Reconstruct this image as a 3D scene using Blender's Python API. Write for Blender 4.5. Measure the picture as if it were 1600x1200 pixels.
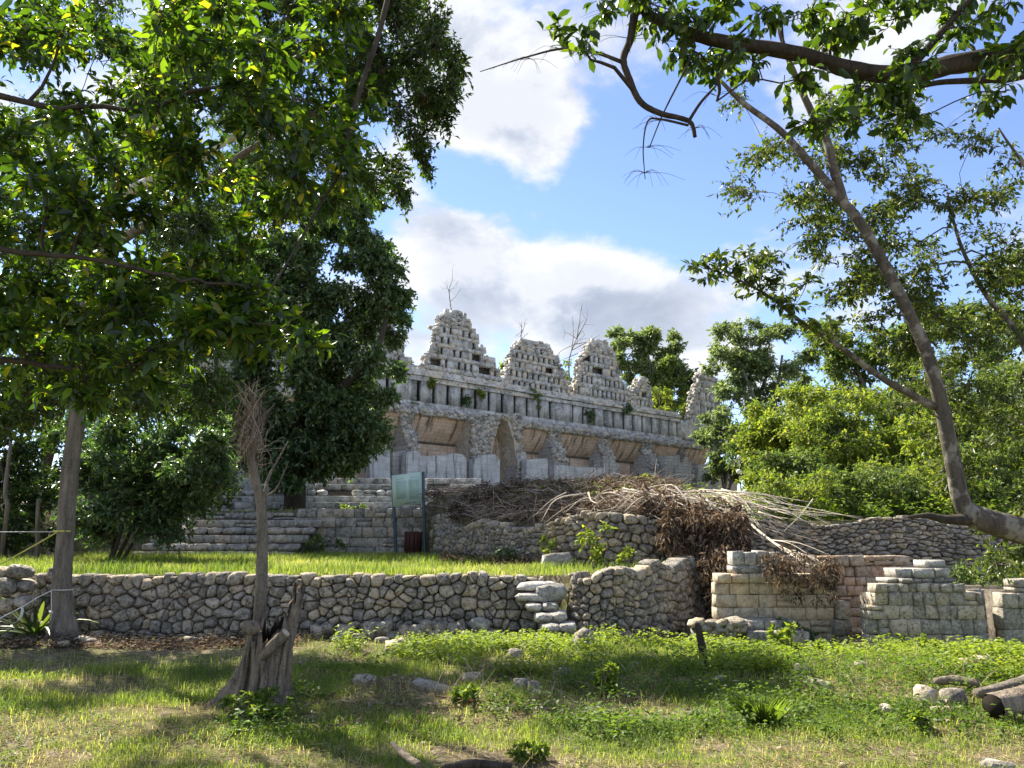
import bpy, math, random
import numpy as np
from mathutils import Vector, Matrix

for o in list(bpy.data.objects):
    bpy.data.objects.remove(o)
SC = bpy.context.scene
COL = SC.collection
RS = np.random.RandomState(7)
random.seed(7)

# ------------------------------------------------------------------ camera
FPX, CX, CY = 1220.0, 800.0, 600.0          # photograph is 1600 x 1200
EYE = np.array([0.0, 0.0, 1.6])
PITCH = math.atan(241.0 / FPX)
cam_d = bpy.data.cameras.new('camera')
cam = bpy.data.objects.new('camera', cam_d)
COL.objects.link(cam)
cam.location = EYE
cam.rotation_euler = (math.pi / 2 + PITCH, 0, 0)
cam_d.sensor_width = 36.0
cam_d.lens = FPX / 1600.0 * 36.0
cam_d.clip_start = 0.05
cam_d.clip_end = 3000
SC.camera = cam

# ------------------------------------------------------------------ world: sky with clouds
SUN_AZ = math.radians(-41)      # from +Y (view direction) towards -X : behind and to the left
SUN_EL = math.radians(46)
SUN_DIR = np.array([math.sin(SUN_AZ) * math.cos(SUN_EL), math.cos(SUN_AZ) * math.cos(SUN_EL), math.sin(SUN_EL)])
SKY_STRENGTH = 0.135
world = bpy.data.worlds.new('World')
SC.world = world
world.use_nodes = True
nt = world.node_tree
nt.nodes.clear()


class NB:
    """tiny node-tree builder"""
    def __init__(self, tree):
        self.t = tree

    def n(self, typ, **kw):
        nd = self.t.nodes.new(typ)
        for k, v in kw.items():
            setattr(nd, k, v)
        return nd

    def link(self, a, b):
        self.t.links.new(a, b)

    def put(self, sock, v):
        if hasattr(v, 'is_output') or isinstance(v, bpy.types.NodeSocket):
            self.t.links.new(v, sock)
        elif isinstance(v, (tuple, list)) and len(v) == 3 and sock.type == 'RGBA':
            sock.default_value = (*v, 1)
        else:
            sock.default_value = v

    def math(self, op, a, b=None, c=None, clamp=False):
        m = self.n('ShaderNodeMath', operation=op, use_clamp=clamp)
        self.put(m.inputs[0], a)
        if b is not None:
            self.put(m.inputs[1], b)
        if c is not None:
            self.put(m.inputs[2], c)
        return m.outputs[0]

    def vmath(self, op, a, b=None):
        m = self.n('ShaderNodeVectorMath', operation=op)
        self.put(m.inputs[0], a)
        if b is not None:
            self.put(m.inputs[1], b)
        return m.outputs['Value'] if op in ('DOT_PRODUCT', 'LENGTH', 'DISTANCE') else m.outputs[0]

    def noise(self, vec, scale, detail=4, rough=0.55, dist=0.0):
        m = self.n('ShaderNodeTexNoise')
        if vec is not None:
            self.put(m.inputs['Vector'], vec)
        m.inputs['Scale'].default_value = scale
        m.inputs['Detail'].default_value = detail
        m.inputs['Roughness'].default_value = rough
        m.inputs['Distortion'].default_value = dist
        return m.outputs['Fac']

    def ramp(self, fac, stops, interp='LINEAR'):
        m = self.n('ShaderNodeValToRGB')
        m.color_ramp.interpolation = interp
        els = m.color_ramp.elements
        while len(els) < len(stops):
            els.new(0.5)
        for e, (p, c) in zip(els, stops):
            e.position = p
            e.color = (*c, 1) if len(c) == 3 else c
        self.put(m.inputs[0], fac)
        return m.outputs[0]

    def mix(self, fac, a, b, blend='MIX'):
        m = self.n('ShaderNodeMix', data_type='RGBA', blend_type=blend)
        self.put(m.inputs[0], fac)
        self.put(m.inputs[6], a)
        self.put(m.inputs[7], b)
        return m.outputs[2]

    def maprange(self, v, a, b, c=0.0, d=1.0, smooth=True):
        m = self.n('ShaderNodeMapRange', interpolation_type='SMOOTHSTEP' if smooth else 'LINEAR')
        for i, x in enumerate((v, a, b, c, d)):
            self.put(m.inputs[i], x)
        return m.outputs[0]


def ray(px, py):
    cx, cy = (px - CX) / FPX, (CY - py) / FPX
    return np.array([cx, math.cos(PITCH) - cy * math.sin(PITCH), math.sin(PITCH) + cy * math.cos(PITCH)])


def at(px, py, Y):
    d = ray(px, py)
    return EYE + d * (Y / d[1])


def proj(P):
    """world points (N,3) -> pixel coordinates of the photograph and depth"""
    q = np.asarray(P, float) - EYE
    c, s = math.cos(PITCH), math.sin(PITCH)
    zc = q[..., 1] * c + q[..., 2] * s
    yc = -q[..., 1] * s + q[..., 2] * c
    zs = np.where(np.abs(zc) < 1e-3, 1e-3, zc)
    return CX + FPX * q[..., 0] / zs, CY - FPX * yc / zs, zc


W_ = NB(nt)
tc = W_.n('ShaderNodeTexCoord')
dirv = W_.vmath('NORMALIZE', tc.outputs['Generated'])
sky = W_.n('ShaderNodeTexSky', sky_type='NISHITA')
sky.sun_disc = False
sky.sun_elevation = SUN_EL
sky.sun_rotation = SUN_AZ
sky.altitude = 1200
sky.air_density = 1.0
sky.dust_density = 0.15
sky.ozone_density = 2.6


def cloud_density(vec):
    warp = W_.n('ShaderNodeTexNoise')
    W_.put(warp.inputs['Vector'], vec)
    warp.inputs['Scale'].default_value = 3.0
    w2 = W_.vmath('SCALE', warp.outputs['Color'])
    w2.node.inputs['Scale'].default_value = 0.10
    p = W_.vmath('MULTIPLY', W_.vmath('ADD', vec, w2), (1.0, 1.0, 1.7))
    n1 = W_.noise(p, 5.2, 6, 0.58)
    return n1


# banks of cloud the photograph shows, and the clear gaps between them (directions in the sky)
BANKS = [((770, 170), 0.135, 0.20), ((860, 205), 0.10, 0.10), ((690, 40), 0.16, 0.12), ((720, 385), 0.125, 0.20), ((850, 470), 0.15, 0.16), ((1010, 490), 0.13, 0.12),
         ((700, 500), 0.14, 0.14), ((1190, 380), 0.10, 0.08), ((1000, 90), 0.10, 0.07),
         ((1000, 290), 0.16, -0.20), ((1060, 385), 0.10, -0.12), ((880, 330), 0.09, -0.08), ((720, 285), 0.05, -0.10), ((1480, 250), 0.16, -0.10),
         ((1130, 300), 0.1, -0.08), ((770, 285), 0.075, -0.26), ((690, 275), 0.06, -0.2), ((950, 470), 0.12, 0.12), ((1080, 500), 0.12, 0.13), ((900, 60), 0.12, 0.10)]


def density_full(vec, d):
    for (p, r, a) in BANKS:
        q = ray(*p)
        q = q / np.linalg.norm(q)
        dist = W_.vmath('DISTANCE', vec, tuple(float(x) for x in q))
        g = W_.maprange(dist, 0.0, r, 1.0, 0.0)
        d = W_.math('MULTIPLY_ADD', g, a, d)
    return d


dens_0 = cloud_density(dirv)
dens = density_full(dirv, dens_0)
dens_s = cloud_density(W_.vmath('ADD', dirv, (-0.035, 0.0, 0.055)))
mask = W_.maprange(dens, 0.47, 0.64)
lightside = W_.maprange(W_.math('SUBTRACT', dens_0, dens_s), -0.10, 0.12)
thick = W_.maprange(dens, 0.55, 0.86)
bright = W_.math('SUBTRACT', W_.math('MULTIPLY_ADD', lightside, 0.50, 0.72), W_.math('MULTIPLY', thick, 0.36))
ccol = W_.ramp(bright, [(0.3, (1.15, 1.3, 1.62)), (0.62, (1.8, 1.94, 2.2)), (1.0, (2.7, 2.73, 2.8))])
blue = W_.mix(1.0, sky.outputs[0], (0.70, 0.655, 0.72), 'MULTIPLY')
final = W_.mix(W_.math('MULTIPLY', mask, 0.95), blue, ccol)
bg = W_.n('ShaderNodeBackground')
W_.link(final, bg.inputs['Color'])
bg.inputs['Strength'].default_value = SKY_STRENGTH
wo = W_.n('ShaderNodeOutputWorld')
W_.link(bg.outputs[0], wo.inputs['Surface'])

# ------------------------------------------------------------------ sun and exposure
sun_d = bpy.data.lights.new('sun', 'SUN')
sun_d.energy = 5.0
sun_d.angle = math.radians(0.55)
sun_d.color = (1.0, 0.94, 0.82)
sun = bpy.data.objects.new('sun', sun_d)
COL.objects.link(sun)
sun.rotation_euler = Vector(-SUN_DIR).to_track_quat('-Z', 'Y').to_euler()
sun.location = (-30, 20, 40)
SC.view_settings.view_transform = 'Standard'
SC.view_settings.look = 'None'
SC.view_settings.gamma = 1.0
SC.view_settings.use_curve_mapping = False
SC.view_settings.exposure = 1.5
SC.render.engine = 'CYCLES'
SC.cycles.max_bounces = 5
SC.cycles.diffuse_bounces = 3
SC.cycles.glossy_bounces = 1
SC.cycles.transmission_bounces = 2
world.cycles.sampling_method = 'MANUAL'
world.cycles.sample_map_resolution = 256
SC.cycles.transparent_max_bounces = 4
SC.cycles.use_denoising = True

# ------------------------------------------------------------------ mesh helpers


def np_mesh(name, V, F, mat=None, smooth=False, rnd=None):
    """V (n,3) ; F (m,k) int array or list of such arrays"""
    V = np.asarray(V, np.float32)
    Fs = F if isinstance(F, list) else [F]
    Fs = [np.asarray(f, np.int32) for f in Fs if len(f)]
    me = bpy.data.meshes.new(name)
    me.vertices.add(len(V))
    me.vertices.foreach_set('co', V.ravel())
    loops = np.concatenate([f.ravel() for f in Fs])
    sizes = np.concatenate([np.full(len(f), f.shape[1], np.int32) for f in Fs])
    starts = np.concatenate([[0], np.cumsum(sizes)[:-1]]).astype(np.int32)
    me.loops.add(len(loops))
    me.loops.foreach_set('vertex_index', loops)
    me.polygons.add(len(sizes))
    me.polygons.foreach_set('loop_start', starts)
    if smooth:
        me.polygons.foreach_set('use_smooth', np.ones(len(sizes), bool))
    me.update(calc_edges=True)
    if rnd is not None:
        a = me.attributes.new('rnd', 'FLOAT', 'POINT')
        a.data.foreach_set('value', np.asarray(rnd, np.float32))
    if mat is not None:
        me.materials.append(mat)
    return me


def link(name, me, parent=None, loc=None):
    o = bpy.data.objects.new(name, me)
    COL.objects.link(o)
    if parent is not None:
        o.parent = parent
    if loc is not None:
        o.location = loc
    return o


def tag(o, label=None, cat=None, group=None, kind=None):
    if label:
        o['label'] = label
    if cat:
        o['category'] = cat
    if group:
        o['group'] = group
    if kind:
        o['kind'] = kind
    return o


def thing(name, label, cat, loc, group=None):
    o = bpy.data.objects.new(name, None)
    o.empty_display_size = 0.2
    COL.objects.link(o)
    o.location = loc
    return tag(o, label, cat, group, 'thing')


class Acc:
    """collects pieces into one mesh"""
    def __init__(self):
        self.V, self.F, self.R, self.n = [], {}, [], 0

    def add(self, V, F, r=0.5):
        V = np.asarray(V, float)
        Fs = F if isinstance(F, list) else [F]
        for f in Fs:
            f = np.asarray(f, int)
            if len(f):
                self.F.setdefault(f.shape[1], []).append(f + self.n)
        self.V.append(V)
        self.R.append(np.full(len(V), r) if np.isscalar(r) else np.asarray(r))
        self.n += len(V)

    def mesh(self, name, mat, smooth=False, off=None):
        V = np.concatenate(self.V)
        if off is not None:
            V = V - np.asarray(off)
        return np_mesh(name, V, [np.concatenate(v) for v in self.F.values()], mat, smooth, np.concatenate(self.R))

    def obj(self, name, mat, parent=None, smooth=False, off=None):
        return link(name, self.mesh(name, mat, smooth, off), parent)


def catmull(P, n):
    P = np.asarray(P, float)
    if len(P) < 3:
        t = np.linspace(0, 1, n)[:, None]
        return P[0] * (1 - t) + P[-1] * t
    Q = np.vstack([2 * P[0] - P[1], P, 2 * P[-1] - P[-2]])
    out = []
    for t in np.linspace(0, len(P) - 1 - 1e-6, n):
        i = int(t)
        f = t - i
        a, b, c, d = Q[i], Q[i + 1], Q[i + 2], Q[i + 3]
        out.append(0.5 * (2 * b + (c - a) * f + (2 * a - 5 * b + 4 * c - d) * f * f + (-a + 3 * b - 3 * c + d) * f ** 3))
    return np.array(out)


def tube(P, R, k=6, cap=True, ridges=0.0, seed=0):
    """tapered tube along polyline P with radii R"""
    P = np.asarray(P, float)
    R = np.asarray(R, float)
    n = len(P)
    T = np.gradient(P, axis=0)
    T /= np.linalg.norm(T, axis=1)[:, None] + 1e-9
    ref = np.array([0.31, 0.17, 0.93]) if abs(T[0, 2]) < 0.8 else np.array([1.0, 0.1, 0.05])
    A = np.zeros_like(P)
    a = np.cross(T[0], ref)
    a /= np.linalg.norm(a)
    for i in range(n):
        a = a - T[i] * np.dot(a, T[i])
        a /= np.linalg.norm(a) + 1e-9
        A[i] = a
    B = np.cross(T, A)
    th = np.linspace(0, 2 * np.pi, k, endpoint=False)
    rr = np.ones((n, k))
    if ridges:
        r_ = np.random.RandomState(seed)
        for m, am in ((3, .5), (5, .7), (8, .6), (13, .35)):
            ph = r_.rand() * 6.28 + np.cumsum(r_.randn(n) * 0.10)
            rr += ridges * am * np.sin(m * th[None, :] + ph[:, None])
        rr += ridges * 0.4 * r_.randn(n, k)
    V = P[:, None, :] + (A[:, None, :] * np.cos(th)[None, :, None] + B[:, None, :] * np.sin(th)[None, :, None]) * (R[:, None] * rr)[:, :, None]
    V = V.reshape(-1, 3)
    i = np.arange(n - 1)[:, None] * k
    j = np.arange(k)[None, :]
    j2 = (j + 1) % k
    F = np.stack([i + j, i + j2, i + k + j2, i + k + j], -1).reshape(-1, 4)
    Fl = [F]
    if cap:
        V = np.vstack([V, P[0], P[-1]])
        jj = np.arange(k)
        Fl.append(np.stack([np.full(k, n * k), (jj + 1) % k, jj], 1))
        Fl.append(np.stack([np.full(k, n * k + 1), (n - 1) * k + jj, (n - 1) * k + (jj + 1) % k], 1))
    return V, Fl


def box(x0, x1, y0, y1, z0, z1):
    V = np.array([[x, y, z] for z in (z0, z1) for y in (y0, y1) for x in (x0, x1)], float)
    F = np.array([[0, 2, 3, 1], [4, 5, 7, 6], [0, 1, 5, 4], [2, 6, 7, 3], [0, 4, 6, 2], [1, 3, 7, 5]])
    return V, F


def rounded_unit(seed, rnd=0.18, rough=0.05):
    """unit box (-.5...5) of 26 verts / 24 quads with rounded edges and uneven faces"""
    r_ = np.random.RandomState(seed)
    idx = {}
    V = []
    F = []
    g = [-1, 0, 1]

    def vid(p):
        if p not in idx:
            idx[p] = len(V)
            v = np.array(p, float)
            cnt = int(abs(v).sum())
            s = {1: 1.0, 2: 1.0 - rnd * 0.42, 3: 1.0 - rnd * 0.75}[cnt]
            V.append(v * 0.5 * s + r_.randn(3) * rough * 0.5)
        return idx[p]
    for ax in range(3):
        for sgn in (-1, 1):
            for a in (0, 1):
                for b in (0, 1):
                    q = []
                    for (da, db) in ((0, 0), (1, 0), (1, 1), (0, 1)):
                        p = [0, 0, 0]
                        p[ax] = sgn
                        p[(ax + 1) % 3] = g[a + da]
                        p[(ax + 2) % 3] = g[b + db]
                        q.append(vid(tuple(p)))
                    F.append(q if sgn > 0 else q[::-1])
    return np.array(V), np.array(F)


def bevel_unit(seed, w=0.06, rough=0.02):
    """unit block with chamfered edges (24 verts): crisp dressed masonry"""
    r_ = np.random.RandomState(seed)
    V = []
    for ax in range(3):
        for sgn in (-1, 1):
            for (a, b) in ((-1, -1), (1, -1), (1, 1), (-1, 1)):
                p = np.zeros(3)
                p[ax] = sgn * 0.5
                p[(ax + 1) % 3] = a * (0.5 - w)
                p[(ax + 2) % 3] = b * (0.5 - w)
                V.append(p)
    V = np.array(V)
    corner = {}
    F4, F3 = [], []
    for f in range(6):
        q = [f * 4 + i for i in range(4)]
        F4.append(q if f % 2 else q[::-1])
    key = np.sign(np.round(V, 4)).astype(int)
    for i, k in enumerate(map(tuple, key)):
        corner.setdefault(k, []).append(i)
    for k, ids in corner.items():
        c = V[ids]
        nrm = np.array(k, float)
        if np.dot(np.cross(c[1] - c[0], c[2] - c[0]), nrm) < 0:
            ids = ids[::-1]
        F3.append(ids)
    ks = list(corner)
    for a in range(len(ks)):
        for b in range(a + 1, len(ks)):
            ka, kb = np.array(ks[a]), np.array(ks[b])
            dff = np.nonzero(ka != kb)[0]
            if len(dff) != 1:
                continue
            ax = dff[0]
            A = [i for i in corner[ks[a]] if i // 8 != ax]
            B = [i for i in corner[ks[b]] if i // 8 != ax]
            A.sort(key=lambda i: i // 8)
            B.sort(key=lambda i: i // 8)
            q = [A[0], A[1], B[1], B[0]]
            nrm = (ka + kb).astype(float)
            if np.dot(np.cross(V[q[1]] - V[q[0]], V[q[2]] - V[q[0]]), nrm) < 0:
                q = q[::-1]
            F4.append(q)
    wob = {k: r_.randn(3) * rough for k in corner}
    for k, ids in corner.items():
        V[ids] += wob[k]
    return V, [np.array(F4), np.array(F3)]


# value noise for shaping
_NT = np.random.RandomState(3).rand(64, 64)


def vnoise(x, y):
    x = np.asarray(x, float)
    y = np.asarray(y, float)
    xi, yi = np.floor(x).astype(int), np.floor(y).astype(int)
    fx, fy = x - xi, y - yi
    fx, fy = fx * fx * (3 - 2 * fx), fy * fy * (3 - 2 * fy)
    g = lambda a, b: _NT[a % 64, b % 64]
    return (g(xi, yi) * (1 - fx) + g(xi + 1, yi) * fx) * (1 - fy) + (g(xi, yi + 1) * (1 - fx) + g(xi + 1, yi + 1) * fx) * fy


def fbm(x, y, o=3):
    s, a, t = 0, 1.0, 0
    for i in range(o):
        s = s + a * vnoise(x * 2 ** i + 7.3 * i, y * 2 ** i + 3.1 * i)
        t += a
        a *= 0.5
    return s / t


# ------------------------------------------------------------------ materials


def new_mat(name):
    m = bpy.data.materials.new(name)
    m.use_nodes = True
    m.node_tree.nodes.clear()
    b = NB(m.node_tree)
    out = b.n('ShaderNodeOutputMaterial')
    return m, b, out


def principled(b, col, rough=0.9, spec=0.2, normal=None):
    p = b.n('ShaderNodeBsdfPrincipled')
    b.put(p.inputs['Base Color'], col)
    b.put(p.inputs['Roughness'], rough)
    b.put(p.inputs['Specular IOR Level'], spec)
    if normal is not None:
        b.link(normal, p.inputs['Normal'])
    return p


def bump(b, h, strength=0.5, dist=0.02):
    n = b.n('ShaderNodeBump')
    n.inputs['Strength'].default_value = strength
    n.inputs['Distance'].default_value = dist
    b.put(n.inputs['Height'], h)
    return n.outputs[0]


def stone_mat(name, dark, mid, light, scale=6.0, stain=0.5, var=0.35, warm=None, lichen=(0.10, 0.10, 0.09), bumpd=0.02, streak=0.0):
    m, b, out = new_mat(name)
    co = b.n('ShaderNodeNewGeometry').outputs['Position']
    oi = b.n('ShaderNodeObjectInfo').outputs['Random']
    at_ = b.n('ShaderNodeAttribute', attribute_name='rnd').outputs['Fac']
    rv = b.math('FRACT', b.math('ADD', b.math('MULTIPLY', oi, 7.31), at_))
    v = b.vmath('ADD', co, b.n('ShaderNodeCombineXYZ').outputs[0])
    n1 = b.noise(v, scale, 6, 0.65)
    n2 = b.noise(v, scale * 0.27, 4, 0.6)
    n3 = b.noise(v, scale * 5.5, 4, 0.7)
    f = b.math('ADD', b.math('MULTIPLY', n1, 0.6), b.math('MULTIPLY', n3, 0.4))
    c = b.ramp(f, [(0.39, dark), (0.50, mid), (0.61, light)])
    if warm:
        c = b.mix(b.math('MULTIPLY', b.maprange(b.math('ADD', b.math('MULTIPLY', n2, 0.6), b.math('MULTIPLY', rv, 0.4)), 0.45, 0.72), 0.75), c, warm)
    c = b.mix(1.0, c, b.ramp(rv, [(0.0, (1 - var,) * 3), (1.0, (1 + var * 0.6,) * 3)]), 'MULTIPLY')
    if streak:
        mp = b.n('ShaderNodeMapping')
        mp.inputs['Scale'].default_value = (1, 1, 0.09)
        b.link(co, mp.inputs[0])
        ns = b.noise(mp.outputs[0], streak, 4, 0.6)
        c = b.mix(b.maprange(ns, 0.46, 0.66, 0.0, 0.55), c, lichen)
        c = b.mix(b.maprange(ns, 0.30, 0.44, 0.45, 0.0), c, light)
    n4 = b.noise(v, scale * 1.7, 5, 0.7, 0.4)
    c = b.mix(b.maprange(n4, 0.50, 0.64, 0.0, stain), c, lichen)
    c = b.mix(b.maprange(b.noise(v, scale * 2.3, 5, 0.75), 0.56, 0.66, 0.0, 0.55), c, tuple(min(.85, x * 1.15) for x in light))
    h = b.math('ADD', b.math('MULTIPLY', n1, 0.6), b.math('MULTIPLY', n3, 0.5))
    p = principled(b, c, 0.93, 0.15, bump(b, h, 0.8, bumpd))
    b.link(p.outputs[0], out.inputs[0])
    return m


def course_mat(name, dark, mid, light, w, h, lichen=(0.09, 0.085, 0.075), stain=0.5, joint=0.55, axis='s'):
    """far masonry whose small courses are too fine to build: block pattern in local s/z of the building"""
    m, b, out = new_mat(name)
    uv = b.n('ShaderNodeUVMap', uv_map='sz').outputs[0]
    br = b.n('ShaderNodeTexBrick')
    b.link(uv, br.inputs['Vector'])
    br.inputs['Scale'].default_value = 1.0
    br.inputs['Brick Width'].default_value = w
    br.inputs['Row Height'].default_value = h
    br.inputs['Mortar Size'].default_value = 0.016
    br.inputs['Mortar Smooth'].default_value = 0.4
    br.inputs['Color1'].default_value = (*mid, 1)
    br.inputs['Color2'].default_value = (*light, 1)
    br.inputs['Mortar'].default_value = tuple(x * joint for x in dark) + (1,)
    n1 = b.noise(uv, 1.1, 6, 0.65)
    n2 = b.noise(uv, 7.0, 5, 0.7)
    mp = b.n('ShaderNodeMapping')
    mp.inputs['Scale'].default_value = (1, 0.12, 1)
    b.link(uv, mp.inputs[0])
    ns = b.noise(mp.outputs[0], 2.6, 5, 0.65)
    c = b.mix(b.maprange(n1, 0.42, 0.66, 0.0, 0.8), br.outputs[0], dark)
    c = b.mix(b.maprange(n2, 0.40, 0.62, 0.0, 0.35), c, light)
    c = b.mix(b.maprange(ns, 0.50, 0.66, 0.0, stain), c, lichen)
    hgt = b.math('SUBTRACT', b.math('MULTIPLY', n2, 0.5), br.outputs['Fac'])
    p = principled(b, c, 0.95, 0.1, bump(b, hgt, 0.4, 0.05))
    b.link(p.outputs[0], out.inputs[0])
    return m


def leaf_mat(name, stops, trans=0.45, tcol=(1.35, 1.5, 0.5), rough=0.42, spec=0.4):
    m, b, out = new_mat(name)
    at_ = b.n('ShaderNodeAttribute', attribute_name='rnd').outputs['Fac']
    c = b.ramp(at_, stops)
    p = principled(b, c, rough, spec)
    t = b.n('ShaderNodeBsdfTranslucent')
    b.link(b.mix(1.0, c, tcol, 'MULTIPLY'), t.inputs[0])
    mx = b.n('ShaderNodeMixShader')
    mx.inputs[0].default_value = trans
    b.link(p.outputs[0], mx.inputs[1])
    b.link(t.outputs[0], mx.inputs[2])
    b.link(mx.outputs[0], out.inputs[0])
    return m


def bark_mat(name, dark, light, scale=14.0, patch=None, bumpd=0.015):
    m, b, out = new_mat(name)
    co = b.n('ShaderNodeTexCoord').outputs['Object']
    mp = b.n('ShaderNodeMapping')
    mp.inputs['Scale'].default_value = (1, 1, 0.16)
    b.link(co, mp.inputs[0])
    n1 = b.noise(mp.outputs[0], scale, 6, 0.7, 0.3)
    n2 = b.noise(co, scale * 0.35, 4, 0.6)
    n3 = b.noise(co, scale * 4, 3, 0.7)
    f = b.math('ADD', b.math('MULTIPLY', n1, 0.65), b.math('MULTIPLY', n3, 0.35))
    c = b.ramp(f, [(0.34, dark), (0.62, light)])
    if patch:
        c = b.mix(b.maprange(n2, 0.50, 0.62, 0.0, 0.8), c, patch)
    p = principled(b, c, 0.9, 0.15, bump(b, f, 0.9, bumpd))
    b.link(p.outputs[0], out.inputs[0])
    return m


def plain_mat(name, col, rough=0.6, spec=0.3, var=0.12, scale=20):
    m, b, out = new_mat(name)
    co = b.n('ShaderNodeTexCoord').outputs['Object']
    n1 = b.noise(co, scale, 4, 0.6)
    c = b.mix(1.0, col, b.ramp(n1, [(0.3, (1 - var,) * 3), (0.7, (1 + var,) * 3)]), 'MULTIPLY')
    p = principled(b, c, rough, spec)
    b.link(p.outputs[0], out.inputs[0])
    return m


def ground_mat():
    m, b, out = new_mat('soil_and_turf')
    co = b.n('ShaderNodeTexCoord').outputs['Object']
    n1 = b.noise(co, 0.9, 6, 0.65)
    n2 = b.noise(co, 7.0, 6, 0.7)
    n3 = b.noise(co, 40.0, 4, 0.7)
    f = b.math('ADD', b.math('MULTIPLY', n2, 0.6), b.math('MULTIPLY', n3, 0.4))
    soil = b.ramp(f, [(0.36, (0.05, 0.04, 0.028)), (0.5, (0.17, 0.135, 0.092)), (0.62, (0.36, 0.30, 0.21))])
    turf = b.ramp(f, [(0.36, (0.04, 0.045, 0.018)), (0.5, (0.12, 0.115, 0.048)), (0.64, (0.28, 0.24, 0.13))])
    c = b.mix(b.maprange(n1, 0.40, 0.56), soil, turf)
    p = principled(b, c, 0.95, 0.1, bump(b, f, 0.9, 0.05))
    b.link(p.outputs[0], out.inputs[0])
    return m


M = {}
M['ground'] = ground_mat()
M['rubble'] = stone_mat('rubble_limestone', (0.20, 0.172, 0.13), (0.46, 0.405, 0.32), (0.70, 0.64, 0.54), 9, 0.85, 0.40, (0.50, 0.39, 0.25), (0.085, 0.08, 0.068), bumpd=0.07)
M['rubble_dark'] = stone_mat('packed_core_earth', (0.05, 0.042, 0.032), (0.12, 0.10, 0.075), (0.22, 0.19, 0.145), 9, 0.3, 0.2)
M['slab'] = stone_mat('step_limestone', (0.26, 0.24, 0.20), (0.46, 0.43, 0.37), (0.66, 0.63, 0.56), 9, 0.7, 0.22, None, (0.13, 0.12, 0.10), bumpd=0.06)
M['stepstone'] = stone_mat('worn_step_limestone', (0.34, 0.31, 0.26), (0.58, 0.54, 0.46), (0.76, 0.72, 0.64), 8, 0.5, 0.15, None, (0.2, 0.18, 0.15), bumpd=0.05)
M['carved'] = stone_mat('carved_limestone', (0.27, 0.235, 0.18), (0.56, 0.50, 0.40), (0.76, 0.70, 0.58), 13, 0.75, 0.28, (0.62, 0.50, 0.34), (0.13, 0.125, 0.11), bumpd=0.08)
M['beige'] = stone_mat('cream_limestone', (0.34, 0.28, 0.19), (0.60, 0.51, 0.36), (0.78, 0.69, 0.53), 7, 0.55, 0.20, (0.60, 0.43, 0.26), (0.22, 0.19, 0.14), bumpd=0.05)
M['orange'] = stone_mat('rusty_limestone', (0.34, 0.25, 0.165), (0.58, 0.44, 0.31), (0.72, 0.60, 0.46), 8, 0.6, 0.25, (0.56, 0.34, 0.21), (0.16, 0.11, 0.075), bumpd=0.05)
M['block'] = stone_mat('grey_block_limestone', (0.22, 0.20, 0.165), (0.42, 0.385, 0.32), (0.62, 0.58, 0.50), 6, 0.8, 0.30, (0.42, 0.34, 0.23), bumpd=0.05)
M['whiteblock'] = stone_mat('bleached_limestone', (0.30, 0.29, 0.26), (0.50, 0.485, 0.44), (0.70, 0.68, 0.63), 3, 0.5, 0.30)
M['comb'] = stone_mat('weathered_comb_stone', (0.34, 0.32, 0.28), (0.60, 0.575, 0.52), (0.80, 0.775, 0.72), 1.3, 0.75, 0.30, (0.55, 0.45, 0.32), (0.12, 0.11, 0.095), bumpd=0.08)
M['frieze'] = stone_mat('streaked_frieze_stone', (0.30, 0.28, 0.24), (0.56, 0.53, 0.47), (0.76, 0.73, 0.67), 1.2, 0.35, 0.2, None, (0.075, 0.075, 0.06), 0.06, streak=1.5)
M['recess'] = stone_mat('niche_shade_stone', (0.05, 0.045, 0.035), (0.11, 0.10, 0.08), (0.20, 0.18, 0.15), 1.5, 0.4, 0.2)  # stone darkened: the shade inside the openings is put into its colour
M['core'] = stone_mat('broken_rubble_core', (0.24, 0.22, 0.19), (0.50, 0.47, 0.41), (0.74, 0.71, 0.64), 2.0, 0.5, 0.45, (0.46, 0.37, 0.26), bumpd=0.10)
M['vault'] = course_mat('tan_vault_masonry', (0.46, 0.31, 0.21), (0.68, 0.49, 0.345), (0.78, 0.61, 0.46), 0.55, 0.26, stain=0.85, joint=0.95)
M['whitewall'] = course_mat('pale_front_wall_masonry', (0.40, 0.385, 0.36), (0.56, 0.545, 0.51), (0.70, 0.68, 0.64), 0.9, 0.42, (0.22, 0.21, 0.19), stain=0.95, joint=1.02)
M['greyplaster'] = course_mat('grey_end_wall_masonry', (0.30, 0.28, 0.25), (0.48, 0.455, 0.415), (0.58, 0.55, 0.50), 0.5, 0.3, stain=0.5)
M['bark'] = bark_mat('grey_brown_bark', (0.055, 0.046, 0.036), (0.27, 0.23, 0.18), 10, bumpd=0.05)
M['bark_pale'] = bark_mat('pale_peeling_bark', (0.30, 0.27, 0.22), (0.62, 0.58, 0.50), 12, (0.70, 0.66, 0.58))
M['bark_mottle'] = bark_mat('mottled_bark', (0.045, 0.037, 0.028), (0.15, 0.125, 0.092), 16, (0.30, 0.27, 0.21))
M['bark_dark'] = bark_mat('dark_bark', (0.025, 0.02, 0.015), (0.085, 0.068, 0.05), 18)
M['stump'] = bark_mat('weathered_stump_wood', (0.04, 0.031, 0.023), (0.42, 0.34, 0.25), 15, bumpd=0.08)
M['cutwood'] = plain_mat('cut_wood', (0.50, 0.42, 0.30), 0.8)
M['hollow'] = plain_mat('dark_hollow_inside', (0.022, 0.018, 0.014), 0.95, 0.05)  # near-black colour for the insides of stump, log and bin
M['stick'] = bark_mat('bleached_stick', (0.34, 0.28, 0.20), (0.66, 0.58, 0.46), 20)
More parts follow.
